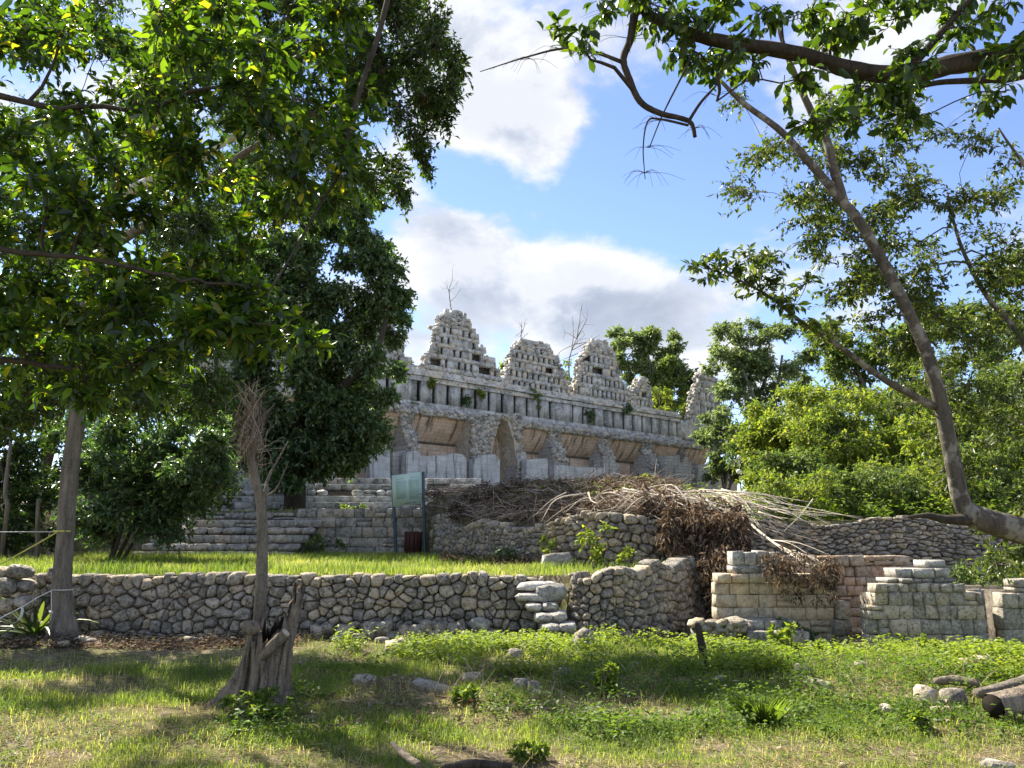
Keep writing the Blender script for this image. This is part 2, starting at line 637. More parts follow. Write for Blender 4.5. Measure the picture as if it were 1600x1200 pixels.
M['deadleaf'] = leaf_mat('dead_brown_leaf', [(0, (0.045, 0.032, 0.022)), (0.5, (0.15, 0.108, 0.074)), (1, (0.40, 0.31, 0.215))], 0.2, (1.2, 1.0, 0.75), 0.8, 0.1)
M['drytwig'] = leaf_mat('dry_pinkish_twig', [(0, (0.12, 0.085, 0.065)), (0.5, (0.34, 0.26, 0.20)), (1, (0.62, 0.53, 0.43))], 0.05, (1, 1, 1), 0.9, 0.1)
M['straw'] = leaf_mat('dry_straw', [(0, (0.20, 0.15, 0.08)), (0.5, (0.40, 0.32, 0.19)), (1, (0.60, 0.51, 0.34))], 0.25, (1.1, 1.0, 0.8), 0.8, 0.1)
M['grass'] = leaf_mat('grass_blade', [(0, (0.085, 0.145, 0.028)), (0.45, (0.20, 0.27, 0.05)), (0.75, (0.36, 0.40, 0.10)), (1, (0.56, 0.49, 0.26))], 0.52, (1.3, 1.35, 0.6), 0.6, 0.2)
M['weed'] = leaf_mat('weed_leaf', [(0, (0.06, 0.115, 0.022)), (0.5, (0.15, 0.225, 0.036)), (1, (0.34, 0.39, 0.07))], 0.5, (1.35, 1.4, 0.5), 0.5, 0.25)
M['leaf_big'] = leaf_mat('glossy_broad_leaf', [(0, (0.010, 0.022, 0.005)), (0.55, (0.026, 0.050, 0.009)), (0.92, (0.075, 0.115, 0.018)), (1, (0.24, 0.20, 0.03))], 0.46, (4.4, 4.6, 0.8), 0.34, 0.5)
M['leaf_over'] = leaf_mat('dark_pointed_leaf', [(0, (0.016, 0.034, 0.007)), (0.6, (0.045, 0.08, 0.014)), (1, (0.12, 0.16, 0.03))], 0.42, (2.4, 2.6, 0.6), 0.36, 0.45)
M['leaf_small'] = leaf_mat('small_dark_leaf', [(0, (0.018, 0.038, 0.010)), (0.6, (0.045, 0.082, 0.018)), (1, (0.13, 0.17, 0.035))], 0.38, (1.7, 2.0, 0.5), 0.38, 0.45)
M['leaf_fig'] = leaf_mat('fig_leaf', [(0, (0.042, 0.078, 0.034)), (0.6, (0.088, 0.14, 0.058)), (1, (0.20, 0.25, 0.10))], 0.32, (1.5, 1.9, 0.6), 0.35, 0.5)
M['leaf_right'] = leaf_mat('olive_leaf', [(0, (0.035, 0.058, 0.014)), (0.6, (0.085, 0.12, 0.028)), (1, (0.20, 0.22, 0.06))], 0.42, (1.5, 1.6, 0.5), 0.40, 0.4)
M['leaf_bg'] = leaf_mat('woodland_leaf', [(0, (0.052, 0.09, 0.026)), (0.6, (0.12, 0.175, 0.05)), (1, (0.27, 0.31, 0.095))], 0.45, (1.4, 1.5, 0.6), 0.5, 0.3)
M['leaf_feather'] = leaf_mat('feathery_leaf', [(0, (0.085, 0.125, 0.055)), (0.6, (0.18, 0.235, 0.105)), (1, (0.34, 0.38, 0.17))], 0.46, (1.3, 1.4, 0.7), 0.5, 0.3)
M['leaf_lime'] = leaf_mat('lime_leaf', [(0, (0.10, 0.16, 0.028)), (0.6, (0.21, 0.28, 0.05)), (1, (0.42, 0.42, 0.08))], 0.5, (1.3, 1.35, 0.5), 0.5, 0.3)
M['palm'] = leaf_mat('strap_leaf', [(0, (0.035, 0.075, 0.028)), (0.7, (0.085, 0.14, 0.045)), (1, (0.24, 0.26, 0.08))], 0.35, (1.4, 1.5, 0.5), 0.4, 0.4)
M['sign'] = plain_mat('sign_panel_green', (0.56, 0.70, 0.56), 0.45, 0.4, 0.05, 3)
M['sign_print'] = plain_mat('sign_print_green', (0.44, 0.58, 0.46), 0.5, 0.3, 0.10, 12)
M['sign_text'] = plain_mat('sign_small_print', (0.33, 0.46, 0.36), 0.5, 0.3, 0.1)
M['sign_light'] = plain_mat('sign_print_pale', (0.58, 0.68, 0.55), 0.5, 0.3, 0.05)
M['sign_dark'] = plain_mat('sign_print_dark', (0.07, 0.12, 0.09), 0.5, 0.3, 0.05)
M['post'] = plain_mat('green_grey_paint', (0.055, 0.09, 0.10), 0.45, 0.4, 0.15)
M['bin'] = plain_mat('dark_red_timber', (0.075, 0.030, 0.024), 0.7, 0.2, 0.35, 12)
M['rope_white'] = plain_mat('white_rope', (0.66, 0.64, 0.58), 0.85)
M['rope_yellow'] = plain_mat('yellow_rope', (0.66, 0.58, 0.12), 0.7)
M['black_iron'] = plain_mat('black_iron', (0.02, 0.02, 0.02), 0.5, 0.4)
M['globe'] = plain_mat('white_globe', (0.80, 0.79, 0.76), 0.25, 0.5, 0.03)

# ------------------------------------------------------------------ ground: one sheet, stepped behind the walls
WX = [-200, .92, 1.02, 1.6, 2.6, 3.4, 3.75, 3.95, 10.5, 12, 200]
WY = [13.95, 13.95, 13.75, 13.85, 14.45, 15.4, 16.4, 17.5, 17.5, 17.5, 17.5]
BX = [-200, -3.0, -2.2, -.9, .9, 2.2, 3.6, 3.95, 10.5, 200]
BY = [25.6, 25.6, 23.9, 20.4, 17.5, 16.75, 16.8, 17.55, 17.55, 17.55]


def low_ground(x, y):
    z = (fbm(x * .55 + 3, y * .55) - 0.5) * 0.16 + (fbm(x * 2.1, y * 2.1 + 9) - 0.5) * 0.07
    dip = np.clip((x - 1.5) / 2.5, 0, 1) * np.clip((y - 9.5) / 2.5, 0, 1)
    hump = np.exp(-((y - 9.6) / 1.3) ** 2) * np.clip((x + 1.5) / 2.0, 0, 1) * 0.10
    return z - dip * 0.17 + hump


def H(x, y):
    x = np.asarray(x, float)
    y = np.asarray(y, float)
    yw = np.interp(x, WX, WY)
    yb = np.interp(x, BX, BY)
    nz = (fbm(x * .5, y * .5) - 0.5) * 0.10
    zt = 0.97 + 0.011 * (y - 13.7) + nz * 0.4
    d = y - yb
    rw = np.clip((x - 4.2) / 1.5, 0, 1)
    far = np.minimum(2.9 + (y - 24) * 0.072, 5.2) - 0.75 * rw * np.clip((70 - y) / 20, 0, 1)
    zm = 2.0 + np.clip(d * (0.34 - .30 * rw), 0, 0.9 - .75 * rw) + nz * 2
    zm = np.where(y > 24, np.maximum(np.minimum(zm, 2.9), far), zm)
    zl = np.where(y < 30.2, 2.45 + nz, np.minimum(2.4 + (y - 30.2) * 0.66, np.minimum(3.85 + (y - 32.3) * 0.070, 5.45)))
    lw = np.clip((-2.0 - x) / 1.2, 0, 1)
    zb = zl * lw + zm * (1 - lw)
    back = np.clip((y - 95) / 200, 0, 1) * 6
    return np.where(y < yw, low_ground(x, y), np.where(y < yb, zt, zb + back))


gx = np.unique(np.concatenate([np.linspace(-420, -15, 22), np.arange(-15, 13.01, 0.22), np.linspace(13, 420, 22)]))
gy = np.unique(np.concatenate([np.linspace(-60, 4, 12), np.arange(4, 34, 0.2), np.linspace(34, 130, 30), np.linspace(130, 700, 12)]))
GX, GY = np.meshgrid(gx, gy)
GZ = H(GX, GY)
nx_, ny_ = len(gx), len(gy)
ii, jj = np.meshgrid(np.arange(nx_ - 1), np.arange(ny_ - 1))
q0 = (jj * nx_ + ii).ravel()
gme = np_mesh('ground', np.stack([GX, GY, GZ], -1).reshape(-1, 3), np.stack([q0, q0 + 1, q0 + nx_ + 1, q0 + nx_], 1), M['ground'], True)
tag(link('ground', gme), kind='structure')

# ------------------------------------------------------------------ rubble walls (fitted stones)


def clip_poly(poly, nx, ny, c):
    out = []
    n = len(poly)
    for i in range(n):
        a, b = poly[i], poly[(i + 1) % n]
        da, db = nx * a[0] + ny * a[1] - c, nx * b[0] + ny * b[1] - c
        if da <= 0:
            out.append(a)
        if (da < 0 < db) or (db < 0 < da):
            t = da / (da - db)
            out.append((a[0] + (b[0] - a[0]) * t, a[1] + (b[1] - a[1]) * t))
    return out


def fitted_cells(W, Hh, cw, ch, r_, jit=0.36):
    """irregular cells filling [0,W]x[0,Hh]; cw, ch mean stone size"""
    pts = []
    rows = max(1, int(round(Hh / ch)))
    for r in range(rows):
        u = -cw * r_.rand()
        while u < W + cw:
            st = cw * (0.45 + 1.1 * r_.rand() ** 1.3)
            pts.append(((u + st / 2) / cw, ((r + 0.5) * Hh / rows + r_.randn() * ch * jit * 0.55) / ch))
            if r_.rand() < 0.34:
                pts.append(((u + st * r_.rand()) / cw, ((r + r_.rand()) * Hh / rows) / ch))
            u += st
    pts = np.array(pts)
    cells = []
    for i, p in enumerate(pts):
        if p[0] < -0.3 or p[0] > W / cw + 0.3:
            continue
        poly = [(0, 0), (W / cw, 0), (W / cw, Hh / ch), (0, Hh / ch)]
        dd = ((pts - p) ** 2).sum(1)
        for j in np.argsort(dd)[1:16]:
            q = pts[j]
            nx, ny = q - p
            poly = clip_poly(poly, nx, ny, (q @ q - p @ p) / 2)
            if len(poly) < 3:
                break
        if len(poly) >= 3:
            cells.append([(a * cw, b * ch) for a, b in poly])
    return cells


def fitted_stone(poly, mapf, r_, bulge=0.06, depth=0.16, gap=0.007):
    P = np.array(poly)
    c = P.mean(0)
    A = 0.5 * abs(np.sum(P[:, 0] * np.roll(P[:, 1], -1) - P[:, 1] * np.roll(P[:, 0], -1)))
    if A < 0.0012:
        return None
    R0 = math.sqrt(A / math.pi)
    Q = []
    n = len(P)
    for i in range(n):
        a, b = P[i], P[(i + 1) % n]
        if np.linalg.norm(b - a) < 0.22 * R0:
            Q.append((a + b) / 2)
            continue
        Q.append(a * 0.8 + b * 0.2)
        Q.append(a * 0.2 + b * 0.8)
    Q = np.array(Q)
    k = len(Q)
    dirs = Q - c
    ln = np.linalg.norm(dirs, axis=1)[:, None] + 1e-6
    Q1 = c + dirs * (1 - np.minimum(gap / ln, 0.25)) * (1 + 0.05 * r_.randn(k, 1))
    g = r_.randn(2) * 0.22
    b0 = min(bulge, R0 * 0.55) * (0.6 + 0.8 * r_.rand())
    lift = r_.rand() * 0.03
    rings = []
    for s, h in ((1.0, -depth), (1.0, -0.15 * b0), (0.80, 0.75 * b0), (0.42, 1.0 * b0)):
        q = c + (Q1 - c) * s
        off = h + (0 if h < -0.05 else (((q - c) @ g) * 0.5 + lift + r_.randn(k) * 0.22 * b0))
        rings.append((q, np.broadcast_to(off, (k,)).astype(float)))
    V = []
    for q, off in rings:
        for (u, v), o in zip(q, off):
            V.append(mapf(u, v, o))
    V.append(mapf(c[0], c[1], b0 * 1.0 + lift))
    V = np.array(V)
    F = []
    for r in range(3):
        for i in range(k):
            i2 = (i + 1) % k
            F.append((r * k + i, r * k + i2, (r + 1) * k + i2, (r + 1) * k + i))
    T = [(3 * k + i, 3 * k + (i + 1) % k, 4 * k) for i in range(k)]
    return V, [np.array(F), np.array(T)]


def path_map(pts):
    """plan polyline -> function (u along, v up, o outwards) ; outward = right of travel direction (towards the camera)"""
    pts = np.array(pts, float)
    seg = np.linalg.norm(np.diff(pts, axis=0), axis=1)
    cum = np.concatenate([[0], np.cumsum(seg)])
    tan = np.gradient(pts, axis=0)
    tan /= np.linalg.norm(tan, axis=1)[:, None]

    def plan(u):
        x = np.interp(u, cum, pts[:, 0])
        y = np.interp(u, cum, pts[:, 1])
        tx = np.interp(u, cum, tan[:, 0])
        ty = np.interp(u, cum, tan[:, 1])
        l = math.hypot(tx, ty)
        return x, y, ty / l, -tx / l
    return plan, cum[-1]


def rubble_wall(name, label, cat, pts, zbase, ztop, cw, ch, seed, mat, batter=0.06, bulge=0.07, jit=0.36, limit=300, core=True, group=None, thick=0.3):
    """zbase, ztop: functions of u (0..1)"""
    r_ = np.random.RandomState(seed)
    plan, L = path_map(pts)
    x0, y0, _, _ = plan(L / 2)
    base = np.array([x0, y0, zbase(0.5)])
    root = thing(name, label, cat, base, group)
    Hm = max(ztop(t) - zbase(t) for t in np.linspace(0, 1, 40))

    def mapf(u, v, o):
        x, y, nx, ny = plan(u)
        t = u / L
        zb, zt = zbase(t), ztop(t)
        z = zb + v / Hm * (zt - zb)
        o2 = o - batter * v
        return np.array([x + nx * o2, y + ny * o2, z]) - base
    if core:
        n = max(8, int(L / 0.3))
        us = np.linspace(0, L, n)
        V = []
        for u in us:
            V += [mapf(u, -0.15, -0.045), mapf(u, Hm * 0.965, -0.055), mapf(u, Hm * 0.965, -thick), mapf(u, -0.15, -thick)]
        F = []
        for i in range(n - 1):
            for a in range(3):
                F.append((i * 4 + a, (i + 1) * 4 + a, (i + 1) * 4 + a + 1, i * 4 + a + 1))
        V = np.array(V)
        F = np.array(F)
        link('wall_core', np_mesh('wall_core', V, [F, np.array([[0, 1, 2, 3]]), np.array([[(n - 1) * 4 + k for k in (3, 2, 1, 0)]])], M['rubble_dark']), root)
    out = []
    for poly in fitted_cells(L, Hm, cw, ch, r_, jit):
        top = max(p[1] for p in poly) > Hm * 0.985
        if top:
            dz = r_.randn() * 0.03
            poly = [(a, b + (dz if b > Hm * 0.985 else 0)) for a, b in poly]
        s = fitted_stone(poly, mapf, r_, bulge, 0.16 if not top else 0.26)
        if s is not None:
            out.append(s)
    size = [np.ptp(s[0], axis=0).max() for s in out]
    order = np.argsort(size)[::-1]
    for i in order[:limit]:
        link('stone', np_mesh('stone', out[i][0], out[i][1], mat, False, np.full(len(out[i][0]), r_.rand())), root)
    if len(order) > limit:
        acc = Acc()
        for i in order[limit:]:
            acc.add(out[i][0], out[i][1], r_.rand())
        o = acc.obj('small_stones', mat, root, True)
        o['kind'] = 'stuff'
    return root


XL = lambda px, Y: (px - CX) / FPX * Y
gl = lambda v: (lambda t: v)
# the long retaining wall under the lawn
rubble_wall('retaining_wall', 'long low dry stone retaining wall of rounded rubble holding up the lawn', 'wall',
            [(-12.5, 13.9), (-9, 13.75), (-4, 13.6), (0.55, 13.55)], gl(-0.12), lambda t: 1.0 + 0.015 * math.sin(t * 23) , 0.235, 0.205, 11, M['rubble'])
# rounded end of the wall beside the steps
rubble_wall('retaining_wall', 'curved rounded end of rubble wall just beside the slab steps', 'wall',
            [(0.95, 14.1), (1.0, 13.65), (1.22, 13.42), (1.9, 13.50), (2.6, 14.0), (3.3, 14.9), (3.7, 15.8), (3.75, 16.5)], gl(-0.2), lambda t: 0.96 + 0.26 * math.sin(min(1, t * 1.3) * 1.5) + 0.06 * math.sin(t * 31), 0.21, 0.185, 12, M['rubble'])
# the higher wall behind, under the brush pile
rubble_wall('rubble_wall', 'higher tumbled rubble wall under the heap of cut brush', 'wall',
            [(-2.55, 24.6), (-2.1, 23.3), (-1.5, 21.6), (-.8, 19.9), (0.1, 18.3), (1.0, 17.1), (2.1, 16.4), (3.0, 16.35), (3.65, 16.55)], gl(0.95),
            lambda t: 2.02 + 0.12 * math.sin(t * 17) + 0.18 * math.sin(t * 7.3 + 1) * (1 - t), 0.27, 0.235, 13, M['rubble'], bulge=0.08)
# low thin-coursed rubble wall above the ruined rooms
rubble_wall('rubble_wall', 'loose wall of thin flat stones below the thicket, above the ruined rooms', 'wall',
            [(3.8, 17.3), (6.0, 17.25), (8.5, 17.3), (11.5, 17.2), (15, 17.4)], gl(-0.2), lambda t: 1.98 + 0.09 * math.sin(t * 19), 0.26, 0.12, 14, M['rubble'], bulge=0.05, batter=0.10)

# ------------------------------------------------------------------ dressed masonry
BLK = [np_mesh('block', *bevel_unit(40 + i, 0.035, 0.014), M['block'], False) for i in range(6)]
RND = [np_mesh('stone', *rounded_unit(60 + i, 0.24, 0.10), M['rubble'], False) for i in range(10)]
CRV = [np_mesh('carved_block', *bevel_unit(140 + i, 0.03, 0.032), M['carved'], False) for i in range(8)]
_mc = {}


def variant(me, mat):
    k = (me.name, mat.name)
    if k not in _mc:
        m2 = me.copy()
        m2.materials.clear()
        m2.materials.append(mat)
        _mc[k] = m2
    return _mc[k]


def put(name, me, mat, parent, c, dims, rotz=0, tilt=(0, 0), base=None):
    o = link(name, variant(me, mat), parent)
    o.location = np.asarray(c, float) - (np.asarray(parent.location) if parent is not None else 0)
    o.scale = dims
    o.rotation_euler = (tilt[0], tilt[1], rotz)
    return o


def block_wall(root, A, B, z0, courses, thick, mat, seed, wmean=0.32, meshes=BLK, proud=0.012, name='block', gap=0.008, skip=None):
    """courses: list of (height, u0, u1) along A->B ; front faces to the right of A->B (towards the camera)"""
    r_ = np.random.RandomState(seed)
    A = np.array(A, float)
    B = np.array(B, float)
    L = np.linalg.norm(B - A)
    t = (B - A) / L
    nrm = np.array([t[1], -t[0]])
    rz = math.atan2(t[1], t[0])
    z = z0
    for ci, (h, u0, u1) in enumerate(courses):
        u = u0 * L
        while u < u1 * L - 0.04:
            w = wmean * (0.65 + 0.75 * r_.rand())
            if u1 * L - (u + w) < wmean * 0.45:
                w = u1 * L - u
            pr = proud * r_.randn()
            th = thick * (0.9 + 0.1 * r_.rand())
            if skip is None or not skip(ci, (u + w / 2) / L):
                c2 = A + t * (u + w / 2) + nrm * (pr - th / 2)
                pieces = [(z, h)]
                if r_.rand() < 0.13 and h > 0.17:
                    f = 0.35 + 0.3 * r_.rand()
                    pieces = [(z, h * f), (z + h * f, h * (1 - f))]
                for (zz, h2) in pieces:
                    c3 = c2 + nrm * r_.randn() * proud * .6
                    put(name, meshes[r_.randint(len(meshes))], mat, root, (c3[0], c3[1], zz + h2 / 2), (w - gap, th, h2 - gap * (.6 + r_.rand())), rz + r_.randn() * 0.02, (r_.randn() * 0.012, r_.randn() * 0.012))
            u += w
        z += h


def backing(root, A, B, z0, z1, off, thick, mat, name='wall_core'):
    A = np.array(A, float)
    B = np.array(B, float)
    t = (B - A) / np.linalg.norm(B - A)
    nrm = np.array([t[1], -t[0]])
    a, b = A - nrm * off, B - nrm * off
    c, d = b - nrm * thick, a - nrm * thick
    V = [(*p, z) for z in (z0, z1) for p in (a, b, c, d)]
    F = np.array([[3, 2, 1, 0], [4, 5, 6, 7], [0, 1, 5, 4], [1, 2, 6, 5], [2, 3, 7, 6], [3, 0, 4, 7]])
    return link(name, np_mesh(name, np.array(V) - np.array(root.location), F, mat), root)


# slab steps up the retaining wall
st = thing('stone_steps', 'flight of worn pale slab steps set into the rubble retaining wall', 'steps', (0.45, 13.3, -0.1))
for i, (pxa, pxb, pyt, pyb, Y) in enumerate([(806, 866, 909, 924, 13.42), (806, 858, 926, 941, 13.26), (822, 871, 942, 957, 13.10), (834, 886, 957, 974, 12.94), (846, 901, 974, 992, 12.78)]):
    a, b = at(pxa, pyt, Y), at(pxb, pyb, Y)
    n = 1 if i < 2 else 2
    xs = np.linspace(a[0], b[0], n + 1)
    for k in range(n):
        put('step_slab', RND[i + k], M['stepstone'], st, ((xs[k] + xs[k + 1]) / 2, Y + 0.2 + 0.03 * k, (a[2] + b[2]) / 2 + 0.01 * k), (xs[k + 1] - xs[k] + 0.01, 0.5, a[2] - b[2] - 0.01), RS.randn() * 0.05, (0, RS.randn() * 0.02))
for k in range(16):
    i = k % 5
    put('stone', RND[k % 10], M['rubble'], st, (0.60 + 0.12 * RS.rand() - 0.10 * (k // 8), 13.66 - 0.02 * i, -0.02 + 0.19 * i + 0.05 * RS.rand()), (0.2 + .08 * RS.rand(), 0.25, 0.17), RS.randn() * 0.2, (0, RS.randn() * .2))

# big capping boulder on the corner
for (px, py, Y, w, h, lab) in [(857, 925, 13.45, 48, 24, 'large pale corner boulder at the head of the slab steps'), (868, 877, 16.6, 46, 26, 'big pale boulder lying at the edge of the lawn beneath the rubble wall')]:
    p = at(px, py, Y)
    s = Y / FPX
    o = put('boulder', RND[3], M['slab'], None, p, (w * s, 0.4, h * s), 0.1, (0, -0.12))
    tag(o, lab, 'boulder')

# dressed block wall behind the lawn
bw = thing('block_wall', 'grey wall of squared blocks rising behind the lawn and the notice board', 'wall', (-4.3, 25.3, 1.0))
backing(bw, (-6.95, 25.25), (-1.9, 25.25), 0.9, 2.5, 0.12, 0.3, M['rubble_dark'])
block_wall(bw, (-6.95, 25.25), (-1.9, 25.25), 1.0, [(0.33, 0.10, 1), (0.30, 0.06, 1), (0.32, 0.0, 1), (0.30, 0.0, 0.97), (0.28, 0.02, .93)], 0.3, M['block'], 21, 0.42, proud=0.02)
# broad weathered stairs left of it
bs = thing('stone_stairs', 'broad low flight of crumbling stone stairs at the back of the lawn', 'stairs', (-8.4, 24.4, 1.0))
for i in range(6):
    y = 23.55 + i * 0.36
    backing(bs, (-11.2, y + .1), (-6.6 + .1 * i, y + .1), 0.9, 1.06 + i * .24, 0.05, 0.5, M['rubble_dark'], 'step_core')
    block_wall(bs, (-11.2 + 0.2 * RS.rand(), y), (-6.5 + 0.12 * i, y), 0.98 + i * 0.24, [(0.235, 0, 1)], 0.40, M['block'], 30 + i, 0.55, proud=0.03, name='step_block', meshes=RND if i % 2 else BLK)
# bleached steps below the palace
us = thing('stone_stairs', 'bleached ruined steps of pale blocks below the palace platform', 'stairs', (-7.5, 30.4, 2.4))
for i in range(6):
    y = 30.0 + i * 0.42
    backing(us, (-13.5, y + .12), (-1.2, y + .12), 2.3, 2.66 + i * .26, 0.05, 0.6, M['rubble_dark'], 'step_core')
    block_wall(us, (-13.5 + 0.4 * RS.rand(), y), (-1.2 - 0.3 * RS.rand(), y), 2.45 + i * 0.26, [(0.26, 0, 1)], 0.42, M['whiteblock'], 50 + i, 0.46, proud=0.05, name='step_block', meshes=BLK if i % 3 else RND,
               skip=lambda ci, t, i=i: fbm(t * 9 + i * 3, i * 2.7) > 0.66)

# ------------------------------------------------------------------ ruined rooms on the right
YB = 13.6
zB = lambda py, Y: at(800, py, Y)[2]
xB = lambda px, py, Y: at(px, py, Y)[0]
cr = thing('ruined_room', 'cream stone ruined wall with a moulded cornice beside the heap of brush', 'ruin', (4.6, YB, -0.2))
xa, xb = xB(1118, 930, YB), xB(1303, 930, YB)
z0, z1 = zB(1012, YB), zB(911, YB)
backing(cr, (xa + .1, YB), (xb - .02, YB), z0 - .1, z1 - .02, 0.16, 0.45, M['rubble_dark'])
hs = (z1 - z0)
block_wall(cr, (xa, YB), (xb, YB + 0.02), z0, [(hs * .22, .1, 1), (hs * .20, 0.02, 1), (hs * .20, 0, 1), (hs * .20, 0, 1), (hs * .18, 0, 1)], 0.3, M['beige'], 71, 0.30, proud=0.006, gap=0.005, skip=lambda ci, t: ci == 4 and 0.60 < t < 0.64)
# cornice slabs, then the row of upright drum stones on top
zc0, zc1 = z1, zB(896, YB)
block_wall(cr, (xa - .02, YB - 0.10), (xb + 0.03, YB - .08), zc0 + .003, [(zc1 - zc0, 0.02, 1)], 0.42, M['beige'], 72, 0.34, proud=0.01, name='cornice_slab')
xe = xB(1222, 880, YB)
zd = zB(884, YB)
block_wall(cr, (xB(1143, 890, YB), YB - .02), (xe, YB - .02), zc1 + .003, [(zd - zc1, 0, 1)], 0.36, M['slab'], 73, 0.40, name='block')
xs = np.linspace(xB(1143, 870, YB), xe, 5)
for i in range(4):
    hh = zB(862 + 2 * (i % 2), YB) - zd
    put('drum_stone', CRV[i], M['slab'], cr, ((xs[i] + xs[i + 1]) / 2, YB + .13, zd + hh / 2 + .01), (xs[i + 1] - xs[i] - 0.012, 0.32, hh), 0, (0, RS.randn() * .02))
# the free-standing jamb stones at its end
for (pxa, pxb, pya, pyb) in ((1309, 1330, 940, 968), (1303, 1332, 969, 994), (1308, 1334, 995, 1016)):
    a, b = at(pxa, pya, YB - .1), at(pxb, pyb, YB - .1)
    put('jamb_stone', CRV[(pxa + 3) % 8], M['carved'], cr, ((a[0] + b[0]) / 2, YB - .1 + .16, (a[2] + b[2]) / 2), (b[0] - a[0], 0.34, a[2] - b[2]), 0.05)
# rusty back wall of the room
Yo = 15.2
orr = thing('ruined_room', 'rusty orange stone back wall of the roofless room', 'ruin', (7.0, Yo, -0.2))
xa, xb = xB(1222, 900, Yo), xB(1440, 900, Yo)
backing(orr, (xa, Yo), (xb, Yo), -.3, zB(880, Yo) - .05, 0.18, 0.4, M['rubble_dark'])
ztop = zB(868, Yo)
hh = (ztop + 0.25) / 8
block_wall(orr, (xa, Yo), (xb, Yo), -0.25, [(hh * 1.1, 0, 1), (hh, 0, 1), (hh * .9, 0, 1), (hh * 1.1, 0, 1), (hh, 0, 1), (hh * .8, 0, 1), (hh * 1.1, 0, 1), (hh * 1.0, 0.02, 0.93)], 0.3, M['orange'], 81, 0.27, proud=0.025, gap=0.010, meshes=CRV)
# carved block pier
Yc = 12.6
cp = thing('ruined_room', 'broad pier of carved grey blocks standing clear in the weeds', 'ruin', (8.0 * 0.95, Yc, -0.2))
xL = lambda px: xB(px, 960, Yc)
rows = [(1024, 992, 1356, 1541, 0.24), (992, 968, 1356, 1540, 0.21), (968, 946, 1356, 1539, 0.20), (946, 926, 1370, 1538, 0.19), (926, 912, 1370, 1513, 0.16)]
backing(cp, (xL(1374), Yc), (xL(1536), Yc), -.35, zB(930, Yc), 0.10, 0.55, M['rubble_dark'])
for k, (pb, pt, pa, pz, wm) in enumerate(rows):
    block_wall(cp, (xL(pa), Yc), (xL(pz), Yc), zB(pb, Yc), [(zB(pt, Yc) - zB(pb, Yc), 0, 1)], 0.30, M['carved'], 90 + k, wm, meshes=CRV, proud=0.018, gap=0.006, name='carved_block')
for k, (pb, pt, pa, pz, wm) in enumerate([(912, 904, 1396, 1508, 0.22), (904, 889, 1412, 1500, 0.34), (889, 876, 1465, 1500, 0.36)]):
    block_wall(cp, (xL(pa), Yc + .12 + .06 * k), (xL(pz), Yc + .12 + .06 * k), zB(pb, Yc) + .004, [(zB(pt, Yc) - zB(pb, Yc), 0, 1)], 0.40, M['slab'], 95 + k, wm, meshes=CRV, proud=0.03, name='carved_block')
# side return of the pier
for k, (pb, pt, pa, pz, wm) in enumerate(rows[:4]):
    block_wall(cp, (xL(1541), Yc + .06), (xL(1541) + .10, Yc + .75), zB(pb, Yc), [(zB(pt, Yc) - zB(pb, Yc), 0, 1)], 0.2, M['beige'], 190 + k, 0.30, proud=0.01, name='carved_block')
cp2 = thing('ruined_room', 'pale carved pier beyond the dark doorway at the edge of view', 'ruin', (10.2 * .9, Yc, -0.2))
backing(cp2, (xL(1578), Yc), (xL(1780), Yc), -.35, zB(925, Yc), 0.12, 0.5, M['rubble_dark'])
for k, (pb, pt, pa, pz, wm) in enumerate([(1034, 985, 1568, 1790, 0.26), (985, 950, 1568, 1790, 0.24), (950, 926, 1568, 1790, 0.22), (926, 905, 1590, 1790, .25)]):
    block_wall(cp2, (xL(pa), Yc), (xL(pz), Yc), zB(pb, Yc), [(zB(pt, Yc) - zB(pb, Yc), 0, 1)], 0.28, M['carved'], 97 + k, wm, proud=0.012, gap=0.006, name='carved_block')
# dark inner wall seen through the doorways
iw = thing('ruined_room', 'dim rubble wall deep inside the doorway between the carved piers', 'ruin', (9.6, 14.4, -0.2))
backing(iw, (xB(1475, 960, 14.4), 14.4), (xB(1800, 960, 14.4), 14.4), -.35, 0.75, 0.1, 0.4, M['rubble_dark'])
block_wall(iw, (xB(1475, 960, 14.4), 14.4), (xB(1800, 960, 14.4), 14.4), -0.3, [(0.26, 0, 1), (0.24, 0, 1), (0.26, 0, 1), (0.25, 0, 1)], 0.3, M['block'], 101, 0.32, proud=0.02)
# ledge in front of the cream wall
lg = thing('stone_ledge', 'low ledge of long blocks at the foot of the cream ruined wall', 'ledge', (3.9, 13.1, -0.2))
Yl = 13.0
backing(lg, (xB(1085, 980, Yl), Yl), (xB(1246, 980, Yl), Yl), -.3, zB(972, Yl) - .02, 0.12, 0.6, M['rubble_dark'])
block_wall(lg, (xB(1150, 985, Yl), Yl), (xB(1248, 985, Yl), Yl), zB(987, Yl), [(zB(969, Yl) - zB(987, Yl), 0, 1)], 0.5, M['block'], 111, 0.42, meshes=BLK)
block_wall(lg, (xB(1170, 1000, Yl - .25), Yl - .25), (xB(1266, 1000, Yl - .25), Yl - .25), zB(1008, Yl - .25) - .2, [(.197, 0, 1), (zB(986, Yl - .25) - zB(1008, Yl - .25), 0, 1)], 0.4, M['block'], 112, 0.40)
for k in range(16):
    px = 1088 + 5 * k
    p = at(px, 972 + 8 * RS.rand() + (k % 2) * 9, Yl - .02)
    put('stone', RND[k % 10], M['rubble'], lg, p, (0.15 + .1 * RS.rand(), .3, .10 + .05 * RS.rand()), RS.randn() * .2, (RS.randn() * .2, RS.randn() * .2))

